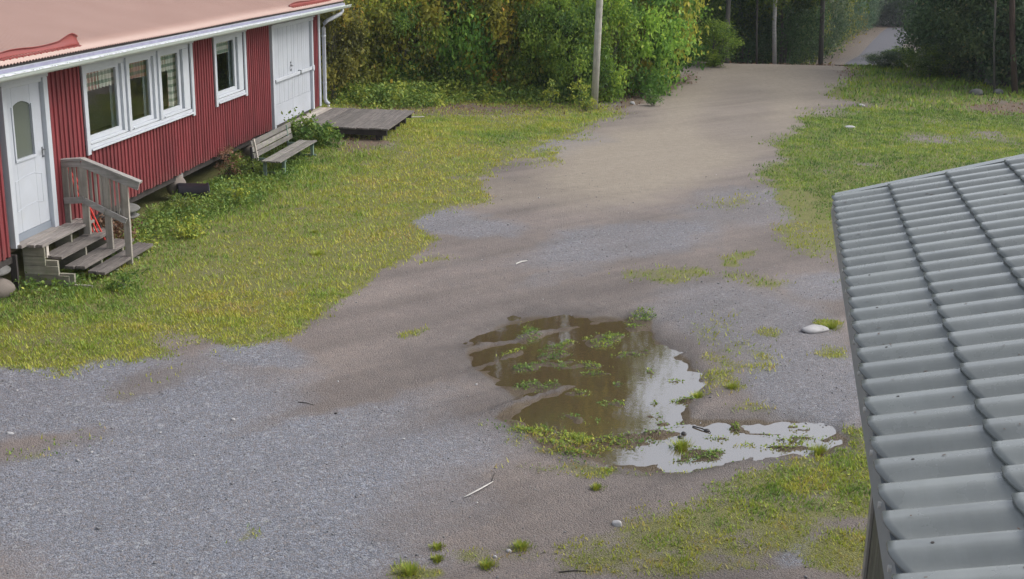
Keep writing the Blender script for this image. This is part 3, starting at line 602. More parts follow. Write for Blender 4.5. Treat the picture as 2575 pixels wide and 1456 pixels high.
hrock('foundation_stone', -.12, -.28, .33, .19, .24, .08, m_boulder, 'flat grey stone on top of the brown one under the wall left of the steps', seed=4)
MB().box(-.05, .03, 0, .05, 0, .46).obj('corner_post', m_dark).location = HP(.02, .02, 0); tag(bpy.data.objects['corner_post'], 'short dark post under the house wall beside the left end of the steps', 'post')
hrock('foundation_stone', -.10, 5.75, .24, .17, .20, .20, m_blocky, 'pale round stone under the house wall above the black tub', seed=15)
MB().box(-.30, .02, -.22, .22, 0, .11).obj('concrete_block', m_stone, bevel=.015).location = HP(-.08, 6.05, .335); tag(bpy.data.objects['concrete_block'], 'grey block wedged between the pale round stone and the house wall', 'block')
hrock('foundation_stone', -.12, 9.9, .18, .2, .3, .18, m_blocky, 'reddish foundation stone under the wall behind the bench', seed=11)
for k, (uu_, zz) in enumerate(((3.3, .05), (3.45, .18), (3.4, .30))):
    hrock('slab_stone', -.16, uu_+.1*k, zz, .28, .36, .075, m_boulder, ['lowest flat slab of the stack under the house right of the railing', 'middle flat slab of the stack under the house right of the railing', 'top flat slab of the stack under the house right of the railing'][k], seed=20+k)
# a black tub lying on its side
tb = MB(); n = 18; prof = [(.0, .0), (.16, .0), (.175, .03), (.20, .50), (.22, .52), (.215, .53), (.19, .51), (.165, .03), (.0, .02)]
for (r_, h_) in prof:
    for q in range(n): a = 6.283*q/n; tb.v.append((r_*math.cos(a), h_, r_*math.sin(a)*.8))
for a in range(len(prof)-1):
    for q in range(n): tb.f.append((a*n+q, a*n+(q+1) % n, (a+1)*n+(q+1) % n, (a+1)*n+q))
o = tb.obj('black_tub', m_black, None, smooth=True); o.location = HP(-.05, 5.6, .17); o.rotation_euler = (-.12, .1, math.radians(-62)-HA); tag(o, 'black plastic tub lying on its side in the weeds below the pale round stone', 'tub')

# ------------------------------------------------------------------ entrance steps with railing
st = empty('entrance_steps', 'grey weathered wooden steps with a railing at the white entrance door', 'steps', HP(0, 1.0, 0), -HA)
def U(u_): return u_-1.0
TR = [(.02, .31, .23, 1.77, .55, 3), (.20, .49, .37, 1.93, .375, 2), (.42, .70, .53, 2.08, .21, 2), (.655, .92, .66, 2.26, .115, 2)]
for (w0, w1_, u0, u1, z, n) in TR:
    wd = (w1_-w0)/n
    for k in range(n):
        j = random.uniform(-.02, .02)
        m = MB(); m.box(w0+k*wd+.007, w0+(k+1)*wd-.007, U(u0)+j, U(u1)+j+random.uniform(-.015, .015), z-.036, z+random.uniform(0, .004)); m.obj('tread_board', m_planko if n == 3 else m_plankd, st, bevel=.004)
for u_ in (.30, 1.0, 1.68):
    m = MB()
    m.prism([(.04, 0), (.88, 0), (.88, .03), (.66, .03), (.66, .17), (.45, .17), (.45, .335), (.26, .335), (.26, .51), (.04, .51)], 'y', U(u_)+(.10 if u_ > .5 else 0), U(u_)+(.145 if u_ > .5 else .045)); m.obj('stringer', m_sidep, st)
for k, (z0, z1, w1_) in enumerate([(.39, .508, .30), (.27, .385, .30), (.15, .265, .47), (.02, .145, .60)]):
    MB().box(.01, w1_, U(.275), U(.298), z0, z1).obj('side_board', m_sidep, st, bevel=.003)
for (w_, u_, z0, z1) in [(.262, 1.60, .42, .51), (.452, 1.80, .25, .335), (.262, .36, .38, .51)]: MB().box(w_, w_+.028, U(u_), U(u_)+.06, z0-.03, z1).obj('riser_block', m_plankl, st)
RU = 1.52
def R(w_, z, u_=RU): return (w_, U(u_), z)
m = MB(); m.bar(R(.0, 1.405), R(.315, 1.435), .115, .034); m.bar(R(.30, 1.435), R(1.10, 1.145), .115, .034); rl = m.obj('handrail', m_railx, st, bevel=.004)
m = MB(); m.bar(R(.0, 1.345, RU-.035), R(.29, 1.375, RU-.035), .028, .075); m.bar(R(.295, 1.375, RU-.035), R(1.08, 1.085, RU-.035), .028, .085); m.obj('top_rail', m_railx, rl, bevel=.003)
m = MB(); m.bar(R(.03, .86, RU-.065), R(.31, .885, RU-.065), .028, .085); m.bar(R(.315, .875, RU-.065), R(.60, .745, RU-.065), .028, .085); m.bar(R(.605, .742, RU-.065), R(.89, .615, RU-.065), .028, .080); m.obj('bottom_rail', m_railx, rl, bevel=.003)
for (w_, zb, zt) in [(.045, .55, 1.34), (.31, .40, 1.36), (.62, .15, 1.23), (.88, .0, 1.14)]:
    MB().box(w_-.045, w_+.045, U(RU)-.045, U(RU)+.0, zb, zt).obj('rail_post', m_postz, rl, bevel=.004)
for w_ in (.125, .185, .245, .40, .47, .545, .70, .765, .825):
    zt = 1.35 if w_ < .3 else 1.36-(w_-.3)*.36; zb = .86 if w_ < .3 else .87-(w_-.31)*.44
    MB().box(w_-.018, w_+.018, U(RU)-.028, U(RU)-.006, zb, zt-.02).obj('baluster', m_postz, rl, bevel=.003)
for k, (a, b) in enumerate([((.30, 1.72, .30), (.03, 1.60, 1.32)), ((.36, 1.74, .28), (.045, 1.66, 1.25)), ((.42, 1.77, .26), (.06, 1.72, 1.20))]):
    pa, pb = Vector(HP(*a)), Vector(HP(*b)); o = MB().tube([(0, 0, 0), tuple(pb-pa)], .013, 8).obj('marker_rod', m_rodred); o.location = pa
    tag(o, ['leftmost of the three red rods leaning behind the step railing', 'middle one of the three red rods leaning behind the step railing', 'rightmost of the three red rods leaning behind the step railing'][k], 'rod', 'red rods behind the railing')

# ------------------------------------------------------------------ bench
bn = empty('garden_bench', 'weathered grey slatted bench with backrest standing against the red wall', 'bench', HP(.9, 9.0, 0), -HA)
for k in range(4): MB().box(-.13+k*.092, -.045+k*.092, -1.27+random.uniform(-.03, .03), 1.25+random.uniform(-.05, .05), .325, .352).obj('seat_slat', m_bench, bn, bevel=.004)
for k in range(3):
    zc_ = .40+k*.115; wc = -.335-k*.02
    m = MB(); m.prism([(wc-.013, zc_-.045), (wc+.013, zc_-.045), (wc-.002, zc_+.045), (wc-.028, zc_+.045)], 'y', -1.08, 1.45+random.uniform(-.04, .04)); m.obj('back_slat', m_bench, bn, bevel=.003)
MB().bar((-.30, -.95, .30), (-.37, -.95, .70), .05, .03).obj('back_post', m_plankl, bn)
MB().bar((-.34, -1.12, .0), (-.37, -1.12, .58), .035, .035).obj('back_post', m_black, bn)
MB().bar((-.32, 1.15, .0), (-.37, 1.15, .66), .04, .035).obj('back_post', m_benchleg, bn)
for (w_, u_) in ((.17, -.86), (-.10, -1.16), (.17, 1.12), (-.10, 1.12)):
    MB().box(w_-.03, w_+.03, u_-.03, u_+.03, 0, .322).obj('leg', m_benchleg, bn, bevel=.004)
for u_ in (-.93, 1.12): MB().box(-.34, .24, u_+.035, u_+.07, .035, .08).obj('foot_rail', m_benchleg, bn, bevel=.004); 
for u_ in (-.86, 1.05): MB().box(-.33, .21, u_+.031, u_+.062, .27, .323).obj('seat_bearer', m_benchleg, bn)

# ------------------------------------------------------------------ wooden platform
dk = empty('wooden_platform', 'low platform of weathered boards in front of the white double door', 'platform', HP(0, 13.1, 0), -HA)
for k in range(3): MB().box(.03+k*.105, .03+k*.105+.098, -1.42+random.uniform(-.01, .01), 1.50+random.uniform(-.03, .02), .40, .432+random.uniform(0, .003)).obj('pale_board', m_plankl, dk, bevel=.003)
nb = 14; wd = (2.33-.35)/nb
for k in range(nb): MB().box(.35+k*wd+.006, .35+(k+1)*wd-.006, -1.47+random.uniform(-.03, .03), 1.52+random.uniform(-.04, .04), .395, .430+random.uniform(-.004, .005)).obj('deck_board', m_plankd, dk, bevel=.004)
for u_ in (-1.38, 0, 1.38): MB().box(.05, 2.28, u_-.03, u_+.03, .27, .392).obj('joist', m_dark, dk)
for w_ in (1.0, 2.1):
    for u_ in (-1.30, 0.07, 1.25): MB().box(w_-.07, w_+.07, u_-.06, u_+.06, 0, .268).obj('support_block', m_dark, dk)
o = MB().bar((-.17, 0, 0), (.17, .06, .01), .09, .02).obj('loose_board', m_plankl); o.location = (*G(1050, 297), .02); tag(o, 'short pale board lying in the grass right of the wooden platform', 'board')
rock('pale_mushroom', HP(.28, 14.5, .48), .035, .035, .03, m_bone, 'small pale lump at the far edge of the wooden platform', 'lump', seed=2, sub=2)

# ------------------------------------------------------------------ building with grey tile-profile roof on the right
E0 = (1.137, 3.058, 2.70); EH = math.atan2(.209, .978); RPH = math.radians(16)
shed = empty('grey_roofed_building', 'building with a grey-green metal tile roof at the right edge', 'building', (E0[0], E0[1], 0), -EH)
# local frame: x = up the slope (away from the eave, horizontal), y = along the eave
TW, TL = 5.378/27, .375; nx, ny = 16, 9; V = []; Fq = []
def crest(t):                                              # broad crest, short steep side and narrow groove
    t = t % 1.; q = .5-.5*math.cos(math.pi*t/.42) if t < .42 else (1. if t < .66 else .5+.5*math.cos(math.pi*(t-.66)/.34))
    return q
for b in range(ny+1):
    s_ = (b/ny)**1.4
    for a in range(nx+1):
        t = a/nx; cz = crest(t); low = -.052*cz**.6*(1-s_)**2; V.append((low+s_*(TL+.004), t*TW, .044*cz+.022*(1-s_)))
for b in range(ny):
    for a in range(nx): k0 = b*(nx+1)+a; Fq.append((k0, k0+1, k0+nx+2, k0+nx+1))
base = len(V)
for a in range(nx+1): x_, y_, z_ = V[a]; V.append((x_-.004, y_, z_-.008))
for a in range(nx+1): x_, y_, z_ = V[a]; V.append((x_+.010, y_, z_-.024))
for a in range(nx): Fq.append((a, base+a, base+a+1, a+1)); Fq.append((base+a, base+nx+1+a, base+nx+2+a, base+a+1))
tm = bpy.data.meshes.new('roof_tile'); tm.from_pydata(V, [], [f_[::-1] for f_ in Fq]); tm.update(); tm.polygons.foreach_set('use_smooth', [True]*len(tm.polygons)); tm.materials.append(m_tile)
for r_ in range(6):
    for k in range(-3, 27):
        o = link('roof_tile', tm, None, shed); d_ = r_*TL
        yb = (k+.5)*TW; bow = .0
        o.location = (d_*math.cos(RPH)+bow, k*TW, 2.70+d_*math.sin(RPH)); o.rotation_euler = (0, -RPH, 0)
cR, sR = math.cos(RPH), math.sin(RPH); SL = 6*TL
def sp(s_, y_, h_=0): return (s_*cR-h_*sR, y_, 2.70+s_*sR+h_*cR)
f = MB()
for (a, b, c_, d_) in [((-.03, 5.378, .045), (SL, 5.378, .045), (SL, 5.455, .050), (-.03, 5.455, .050)), ((-.03, 5.455, .050), (SL, 5.455, .050), (SL, 5.462, -.10), (-.03, 5.462, -.10)), ((-.03, 5.378, .045), (-.03, 5.378, .0), (SL, 5.378, .0), (SL, 5.378, .045))]:
    k = len(f.v); f.v += [sp(*q) for q in (a, b, c_, d_)]; f.f.append((k, k+1, k+2, k+3))
f.obj('verge_flashing', m_tile, shed)
y0_, y1_ = -3*TW, 5.455
f = MB(); f.prism([(-.045, 2.700), (.02, 2.712), (.02, 2.704), (-.040, 2.693), (-.052, 2.60), (-.057, 2.60)], 'y', y0_, y1_); f.obj('eave_flashing', m_flash, shed)
MB().box(-.038, -.012, y0_, y1_-.01, 2.58, 2.688).obj('fascia', m_flash, shed)
for k in range(14): MB().tube([(-.058, -.3+k*.43, 2.665), (-.048, -.3+k*.43, 2.665)], .011, 8).obj('screw', m_bone, shed)
for k in range(0, 27):
    for r_ in (0,):
        if k % 3 == 0 and k < 16: o = MB().tube([sp(.07, k*TW+.10, .055), sp(.07, k*TW+.10, .062)], .0055, 6).obj('roof_screw', m_dark, shed)
f = MB(); rgf = random.Random(9)
for k in range(420):                                       # needles, lichen and grit caught on the sheets
    s_ = rgf.uniform(.01, SL-.05); y_ = rgf.uniform(-.4, 5.3); t = (y_/TW) % 1; h_ = .044*crest(t)+.022*(1-((s_ % TL)/TL))+.0015; a = rgf.uniform(0, 3.1); L = rgf.uniform(.002, .009); v0 = len(f.v); w_ = rgf.uniform(.0012, .0035)
    for (p, q) in ((-L, -w_), (L, -w_), (L*.8, w_), (-L*.9, w_)): f.v.append(sp(s_+p*math.cos(a)-q*math.sin(a), y_+p*math.sin(a)+q*math.cos(a), h_+.001))
    f.f.append((v0, v0+1, v0+2, v0+3))
o = f.obj('needles_and_grit', m_dry, shed); o['kind'] = 'stuff'
f = MB(); f.prism([(-.01, 2.68), (SL*cR, 2.68+SL*sR), (SL*cR, 2.60+SL*sR), (-.01, 2.60)], 'y', y0_, y1_-.02); f.obj('roof_deck', m_dark, shed)
f = MB(); f.prism([(SL*cR-.01, 2.69+SL*sR), (SL*cR*2+.01, 2.69), (SL*cR*2, 2.60), (SL*cR, 2.58+SL*sR)], 'y', y0_, y1_); f.obj('rear_roof_slope', m_tile, shed)
f = MB(); f.tube([(SL*cR, y0_, 2.745+SL*sR), (SL*cR, y1_+.02, 2.745+SL*sR)], .07, 12); f.obj('ridge_cap', m_tile, shed, smooth=True)
m_shedw = wood('brown_green_boards', (.10, .095, .07), (.18, .165, .125), 'z', green=.25)
WI, WE = .40, 5.02
u = -3*TW
while u < WE-.01:
    MB().box(WI, WI+.022, u+.003, min(u+.145, WE)-.003, .08, 2.66).obj('wall_board', m_shedw, shed, bevel=.003); u += .145
MB().box(WI-.025, WI-.002, WE-.10, WE+.025, .06, 2.62).obj('corner_board', m_postz, shed, bevel=.003)
x_ = WI+.024
f = MB(); f.box(WI+.023, SL*cR*2-WI, WE-.02, WE, .08, 2.66); f.prism([(WI+.023, 2.662), (SL*cR*2-WI, 2.662), (SL*cR, 2.62+SL*sR-.05)], 'y', WE-.02, WE); f.obj('gable_wall', m_shedw, shed)
MB().box(WI+.03, SL*cR*2-WI, y0_, WE-.03, 0, .10).obj('footing', m_stone, shed)
MB().box(SL*cR*2-WI, SL*cR*2-WI+.03, y0_, WE, .08, 2.60).obj('rear_wall', m_shedw, shed)

# ------------------------------------------------------------------ utility pole
px_, py_ = G(1494, 274); zt = 5.7
po = empty('utility_pole', 'grey weathered wooden utility pole at the edge of the gravel road', 'pole', (px_, py_, -.05), 0)
lean = .012; m = MB(); m.tube([(0, 0, 0), (lean*2, 0, 2), (lean*4, 0, 4), (lean*zt, 0, zt)], [.098, .094, .089, .084], 16); m.obj('shaft', m_pole, po, smooth=True)
MB().tube([(lean*zt, 0, zt), (lean*zt, 0, zt+.05)], .085, 12).obj('top_cap', m_steel, po)

# ------------------------------------------------------------------ foliage
def leaves(P, size, tint, mat, name, asp=.55, updir=.25, rng=None, fold=True):
    """folded leaf = two triangles about a midrib"""
    rng = rng or RNG; n = len(P); size = np.broadcast_to(size, n)
    d = rng.normal(size=(n, 3)); d[:, 2] -= .15; d /= np.linalg.norm(d, axis=1)[:, None]
    q = rng.normal(size=(n, 3)); q[:, 2] += updir*2; sd_ = np.cross(d, q); sd_ /= np.linalg.norm(sd_, axis=1)[:, None]+1e-9
    nr = np.cross(sd_, d)
    L = size[:, None]
    a = P; b = P+d*L; c = P+d*L*.45+sd_*L*asp*.5+nr*L*.10; e = P+d*L*.45-sd_*L*asp*.5+nr*L*.10
    V = np.stack([a, c, b, e], 1).reshape(-1, 3); k = np.arange(n)*4
    Fc = np.stack([np.stack([k, k+1, k+2], 1), np.stack([k, k+2, k+3], 1)], 1).reshape(-1, 3)
    return V, Fc, np.repeat(tint, 2)
def cloud(rng, n, rx, ry, z0, z1, clumps, spread, hollow=.45, bias=0.):
    cs = []
    while len(cs) < clumps:
        p = rng.uniform(-1, 1, 3); r = np.linalg.norm(p)
        if r < 1 and r > hollow: cs.append(p)
    cs = np.array(cs); w_ = rng.uniform(.4, 1.6, clumps); w_ /= w_.sum(); ci = rng.choice(clumps, n, p=w_)
    sp_ = rng.uniform(.6, 1.5, clumps)[ci][:, None]*spread
    p = cs[ci]*np.array([rx, ry, (z1-z0)/2]); p[:, 2] += (z0+z1)/2; p = p+rng.normal(size=(n, 3))*sp_*np.array([1, 1, .8])
    p[:, 2] = np.maximum(p[:, 2], .04); return p, ci, rng.uniform(-.22, .22, clumps)[ci]
def stems(rng, h, r, n, spread, rad=.02, seg=4):
    m = MB()
    for k in range(n):
        a = rng.uniform(0, 6.28); t = rng.uniform(.1, 1)*spread; pts = [(rng.normal()*.06, rng.normal()*.06, -.05)]
        for s_ in range(1, seg+1): f_ = s_/seg; pts.append((t*math.cos(a)*f_**1.3+rng.normal()*.05, t*math.sin(a)*f_**1.3+rng.normal()*.05, h*f_*rng.uniform(.85, 1)))
        m.tube(pts, [rad*(1-.75*i_/seg) for i_ in range(seg+1)], 4, False)
    return m
BUSH = {}
def bush_variant(key, n, rx, h, leaf, mat, seed, clumps=34, spread=.2, tb=.45, tv=.24, bark=None, z0=.0):
    rng = np.random.default_rng(seed); P, ci, cb = cloud(rng, n, rx, rx, z0, h, clumps, spread, .35); cb = cb*1.4
    V, Fc, T = leaves(P, rng.uniform(.7, 1.35, n)*leaf, np.clip(tb+cb+rng.normal(size=n)*tv*.6, 0, 1), mat, key, rng=rng)
    me = npmesh('leaves', V, Fc, T, mat); sm_ = stems(rng, h*.85, rx, 9, rx*.75, .016).mesh('stems'); sm_.materials.append(bark or m_bark)
    BUSH[key] = (me, sm_)
bush_variant('a', 7000, .95, 2.0, .095, m_leaf, 1, tb=.38, clumps=30, spread=.15); bush_variant('b', 6500, 1.0, 2.3, .10, m_aut, 2, clumps=30, spread=.15, tb=.50)
bush_variant('c', 7500, .9, 2.2, .08, m_leaf, 3, tb=.34, clumps=50, spread=.15); bush_variant('d', 9000, 1.1, 2.0, .075, m_drk, 4)
bush_variant('e', 6000, .85, 2.4, .11, m_aut, 5, tb=.35, clumps=26, spread=.16); bush_variant('f', 9500, 1.0, 2.2, .070, m_drk, 6, clumps=60, spread=.16, tb=.45)
def bush(key, x, y, sx, sz, label, color=(1, 1, 1), group=None, name='bush', cat='bush', z=None):
    r = empty(name, label, cat, (x, y, (float(height(x, y)) if z is None else z)), random.uniform(0, 6.28), group); r.scale = (sx, sx, sz)
    a, b = BUSH[key]; o = link('leaves', a, None, r); o.color = (*color, 1); link('stems', b, None, r); return r
def onray_(px, y): r_ = ray(px, 100); return r_[0]/r_[1]*y
TREE = {}
def tree_variant(key, n, rx, hz0, h, leaf, mat, bark, seed, trad=.12, conif=False, tb=.4):
    rng = np.random.default_rng(seed)
    if conif:
        t = rng.uniform(0, 1, n)**.8; zz = hz0+(h-hz0)*t; rad = rx*(1-t)**.85+.08; lay = np.round(zz/.42)*.42
        a = rng.uniform(0, 6.283, n); a = np.round(a/(6.283/11))*(6.283/11)+rng.normal(size=n)*.16+lay*1.7; rr_ = rad*rng.uniform(.15, 1, n)**.6
        P = np.stack([rr_*np.cos(a), rr_*np.sin(a), lay-rr_*.28+rng.normal(size=n)*.07], 1); cb = rng.normal(size=n)*.1
        cb = cb
    else:
        P, ci, cb = cloud(rng, n, rx, rx, hz0, h, 42, .42, .3)
    V, Fc, T = leaves(P, rng.uniform(.7, 1.3, n)*leaf, np.clip(tb+cb+rng.normal(size=n)*.14, 0, 1), mat, key, rng=rng)
    cr = npmesh('crown', V, Fc, T, mat)
    m = MB(); pts = [(0, 0, -.3)]; rs = [trad*1.15]
    for k in range(1, 9): f_ = k/8; pts.append((rng.normal()*.05*k**.5, rng.normal()*.05*k**.5, h*.95*f_)); rs.append(trad*(1-.85*f_))
    m.tube(pts, rs, 10); 
    bm_ = MB()
    for k in range(14):
        z = h*rng.uniform(.25, .85); a = rng.uniform(0, 6.28); L = rx*rng.uniform(.5, .95); bm_.tube([(0, 0, z), (L*.5*math.cos(a), L*.5*math.sin(a), z+L*(.25 if not conif else -.1)), (L*math.cos(a), L*math.sin(a), z+L*(.5 if not conif else -.25))], [trad*.28, trad*.18, .008], 5, False)
    tr = m.mesh('trunk', True); tr.materials.append(bark); br = bm_.mesh('branches', True); br.materials.append(bark); TREE[key] = (cr, tr, br)
tree_variant('birch', 9000, 2.6, 3.2, 17, .22, m_leaf, m_birch, 31, .11); tree_variant('aspen', 9000, 2.9, 2.6, 18, .24, m_aut, m_bark, 32, .14)
tree_variant('spruce', 12000, 2.5, .8, 19, .24, m_drk, m_bark, 33, .16, True); tree_variant('pine', 8000, 2.6, 5.5, 17, .24, m_drk, m_pine, 34, .15)
tree_variant('alder', 10000, 3.0, 1.8, 17, .22, m_leaf, m_bark, 35, .13, tb=.3)
def tree(key, x, y, sx, sz, label, color=(1, 1, 1), name=None, group=None, rot=None, lean=(0, 0)):
    r = empty(name or key+'_tree', label, 'tree', (x, y, float(height(x, y))), 0, group); r.scale = (sx, sx, sz); r.rotation_euler = (lean[0], lean[1], random.uniform(0, 6.28) if rot is None else rot)
    cr, tr, br = TREE[key]; o = link('crown', cr, None, r); o.color = (*color, 1); link('trunk', tr, None, r); link('branches', br, None, r); return r

# thicket behind the yard, left of the pole
front = [  # px, py of the foot, kind, width, height scale, colour, label
 (838, 250, 'e', .9, 1.25, (.8, .8, .9), 'dim bush right behind the downpipe of the red house'),
 (895, 236, 'b', 1.0, 1.3, (.85, .9, .8), 'olive bush with dark twiggy foot just right of the downpipe'),
 (950, 228, 'b', 1.1, 1.5, (1.05, 1, .7), 'yellowing bush behind the wooden platform'),
 (1010, 232, 'c', 1.0, 1.3, (.9, 1.05, .9), 'green bush behind the far corner of the wooden platform'),
 (1060, 222, 'b', 1.1, 1.6, (1.1, .95, .7), 'orange-tinged bush above the loose pale board'),
 (1120, 230, 'a', 1., 1.3, (1, 1, .8), 'yellow-green bush left of the thin birch sapling'),
 (1175, 226, 'e', 1., 1.6, (.75, .8, .7), 'dark hollow bush around the foot of the thin birch sapling'),
 (1235, 228, 'b', 1.1, 1.5, (1, 1, .8), 'yellowish bush right of the thin birch sapling'),
 (1290, 232, 'b', 1., 1.35, (1.1, .95, .75), 'orange-brown bush midway between sapling and utility pole'),
 (1345, 236, 'a', 1., 1.5, (.95, 1, .8), 'light green bush left of the utility pole'),
 (1400, 244, 'c', 1.05, 1.45, (.9, 1, .8), 'dense green bush close to the left of the utility pole'),
 (1450, 250, 'a', .9, 1.3, (.8, .95, .8), 'green bush directly behind the utility pole'),
 (1520, 246, 'c', 1., 1.5, (.95, 1.1, .8), 'bright green bush just right of the utility pole'),
 (1572, 232, 'e', .9, 1.3, (.75, .75, .7), 'brownish gap-filled bush between the two green ones right of the pole'),
 (1612, 218, 'c', 1.15, 1.6, (.85, 1.05, .8), 'large rounded green bush right of the utility pole'),
 (1668, 200, 'a', 1.2, 1.7, (.60, .88, .65), 'tall rounded green bush overhanging the road verge'),
 (1795, 160, 'c', 1.0, .75, (1.0, 1.15, .8), 'low feathery bright green bush beside the crest of the road')]
for (px, py, k, sx, sz, col, lab) in front:
    x, y = G(px, py+6); q_ = 1.45 if px < 1500 else 1.3; bush(k, x, y, sx, sz, lab, tuple(c_*q_ for c_ in col))
second = 'leafy bush within the thicket behind the yard'
rngp = random.Random(5)
kinds = ['a', 'b', 'c', 'e', 'b', 'a']
for j, (y0, dz) in enumerate([(36.6, 1.9), (38.8, 2.2), (41.5, 2.3)]):
    for k in range(9):
        x = -6.9+k*1.32+rngp.uniform(-.3, .3)+j*.35; y = y0+rngp.uniform(-.6, .6)
        if x > 4.2+j*.9: continue
        pxx, pyy = proj(x, y, 1.5)
        bush(rngp.choice(kinds), x, y, 1.25, dz*rngp.uniform(.85, 1.1), 'tall leafy bush deep in the thicket between the red house and the road', (rngp.uniform(1.05, 1.4), rngp.uniform(1.3, 1.55), 1.15), 'tall bushes deep in the thicket')
# young trees, trunks seen in the thicket
def trunk_only(px, py, topx, rad, mat, label, hgt=9, key=None, name='sapling', y_off=0):
    x, y = G(px, py); z = float(height(x, y)); r = empty(name, label, 'tree', (x, y, z)); xt, yt = topx
    # lean so that it passes through the given point of the survey at the same distance
    rr_ = ray(*topx); t = y/rr_[1]; X1, Z1 = rr_[0]*t, HC+rr_[2]*t; k = hgt/max(Z1-z, .5); rg = random.Random(px)
    pts = [((X1-x)*k*f_+rg.uniform(-.07, .07)*min(1, f_*6), rg.uniform(-.05, .05), hgt*f_) for f_ in (0, .12, .25, .4, .6, .8, 1)]; pts[0] = (0, 0, -.2)
    MB().tube(pts, [rad*1.1, rad, rad*.93, rad*.85, rad*.7, rad*.5, rad*.25], 9).obj('trunk', mat, r, smooth=True)
    b = MB()
    for q in range(9):
        f_ = rg.uniform(.2, .9); a = rg.uniform(0, 6.28); L = rg.uniform(.4, 1.2); X = (X1-x)*k*f_; b.tube([(X, 0, hgt*f_), (X+L*math.cos(a), L*math.sin(a), hgt*f_+L*.6)], [rad*.3, .006], 4, False)
    b.obj('branches', mat, r)
    if key: c_ = link('crown', TREE[key][0], None, r); c_.scale = (.6, .6, hgt/19); c_.color = (.62, .70, .62, 1)
    return r
trunk_only(1192, 196, (1194, 10), .040, m_birch, 'thin pale birch sapling standing in the thicket', 8, 'birch')
trunk_only(1184, 196, (1180, 100), .028, m_birch, 'short thin pale stem just left of the birch sapling', 4)
trunk_only(1424, 60, (1424, 5), .09, m_pine, 'reddish pine trunk high in the thicket left of the pole', 14, 'pine', 'pine_tree')
trunk_only(985, 215, (985, 110), .03, m_bark, 'grey twiggy stem behind the wooden platform', 5)
trunk_only(915, 215, (905, 120), .03, m_bark, 'grey stem right of the downpipe', 5)
# trees whose crowns rise above the picture (seen mirrored in the puddle and shading the woods)
for k in range(15):
    x = -11+k*1.12+rngp.uniform(-.4, .4); y = 44.5+rngp.uniform(-1.5, 4.0)
    x = min(x*1.06, 4.2-.25*(k % 2)); tree(['birch', 'aspen', 'alder', 'spruce', 'alder'][k % 5], x, y, .95, rngp.uniform(.95, 1.2)*(.9 if x > 2.5 else 1), 'tall tree rising out of the thicket behind the red house', (.9, .95, .85), group='tall trees behind the thicket')
# trees along the road crest
for (px, py, tp, rad, mat, lab, key) in [
   (1829, 160, (1833, 8), .085, m_bark, 'straight grey trunk at the left end of the road crest', 'alder'),
   (1950, 152, (1951, 3), .080, m_birch, 'tall pale slender trunk at the middle of the road crest', 'birch'),
   (1966, 140, (1967, 10), .060, m_bark, 'thin grey trunk right beside the tall pale one', 'aspen'),
   (2066, 146, (2070, 8), .10, m_bark, 'stout grey trunk left of the far road', 'alder'),
   (1732, 150, (1760, 20), .055, m_pine, 'leaning reddish stem behind the large rounded bush', 'pine'),
   (1905, 148, (1908, 10), .04, m_bark, 'thin dark stem left of the tall pale trunk', None)]:
    trunk_only(px, py-6, tp, rad, mat, lab, 13, key, 'roadside_tree')
# undergrowth beyond the crest, left of the far road
ug = 'dark leafy undergrowth bush beyond the road crest'
for k in range(30):
    y = rngp.uniform(50, 72); xr = rngp.uniform(1690, 1985); r_ = ray(xr, 150); x = r_[0]/r_[1]*y
    bush(rngp.choice(['f', 'd', 'c', 'f']), x, y, rngp.uniform(1.3, 1.8), rngp.uniform(1.6, 2.4), ug, (rngp.uniform(.65, .95), .95, rngp.uniform(.75, .95)), 'undergrowth bushes beyond the road crest')
for k in range(12):
    y = rngp.uniform(74, 130); xr = rngp.uniform(1640, 1985); r_ = ray(xr, 100); x = r_[0]/r_[1]*y
    tree(['spruce', 'alder', 'spruce'][k % 3], x, y, 1.3, 1.1, 'dark tree far down behind the road crest', (.8, .85, .85), group='dark trees far behind the crest')
# right-hand woods
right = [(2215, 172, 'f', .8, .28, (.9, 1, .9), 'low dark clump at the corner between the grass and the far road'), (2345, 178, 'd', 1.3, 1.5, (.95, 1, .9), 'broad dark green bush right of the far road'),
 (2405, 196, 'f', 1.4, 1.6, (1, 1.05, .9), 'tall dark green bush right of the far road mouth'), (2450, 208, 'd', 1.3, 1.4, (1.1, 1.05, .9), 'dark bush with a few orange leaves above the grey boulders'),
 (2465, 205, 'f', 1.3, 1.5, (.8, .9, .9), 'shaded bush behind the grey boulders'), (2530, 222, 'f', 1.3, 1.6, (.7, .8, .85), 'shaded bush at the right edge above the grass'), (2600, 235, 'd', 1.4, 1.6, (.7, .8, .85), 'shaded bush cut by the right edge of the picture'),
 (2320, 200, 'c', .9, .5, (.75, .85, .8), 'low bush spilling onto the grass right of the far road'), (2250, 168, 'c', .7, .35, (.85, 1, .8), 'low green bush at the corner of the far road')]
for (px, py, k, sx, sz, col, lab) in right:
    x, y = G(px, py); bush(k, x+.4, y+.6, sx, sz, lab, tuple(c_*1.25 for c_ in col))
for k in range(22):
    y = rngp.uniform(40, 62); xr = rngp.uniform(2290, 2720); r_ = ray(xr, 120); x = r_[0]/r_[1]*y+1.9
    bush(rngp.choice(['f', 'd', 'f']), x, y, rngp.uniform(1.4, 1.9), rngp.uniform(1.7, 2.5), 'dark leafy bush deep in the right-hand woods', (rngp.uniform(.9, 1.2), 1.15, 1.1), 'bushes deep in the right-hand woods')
for k in range(14):
    y = rngp.uniform(44, 95); xr = rngp.uniform(2330, 2900); r_ = ray(xr, 60); x = r_[0]/r_[1]*y+2.4
    tree(['spruce', 'spruce', 'alder'][k % 3], x, y, .95, rngp.uniform(.75, .95), 'dark spruce or alder rising from the right-hand woods', (.8, .9, .85), group='trees of the right-hand woods')
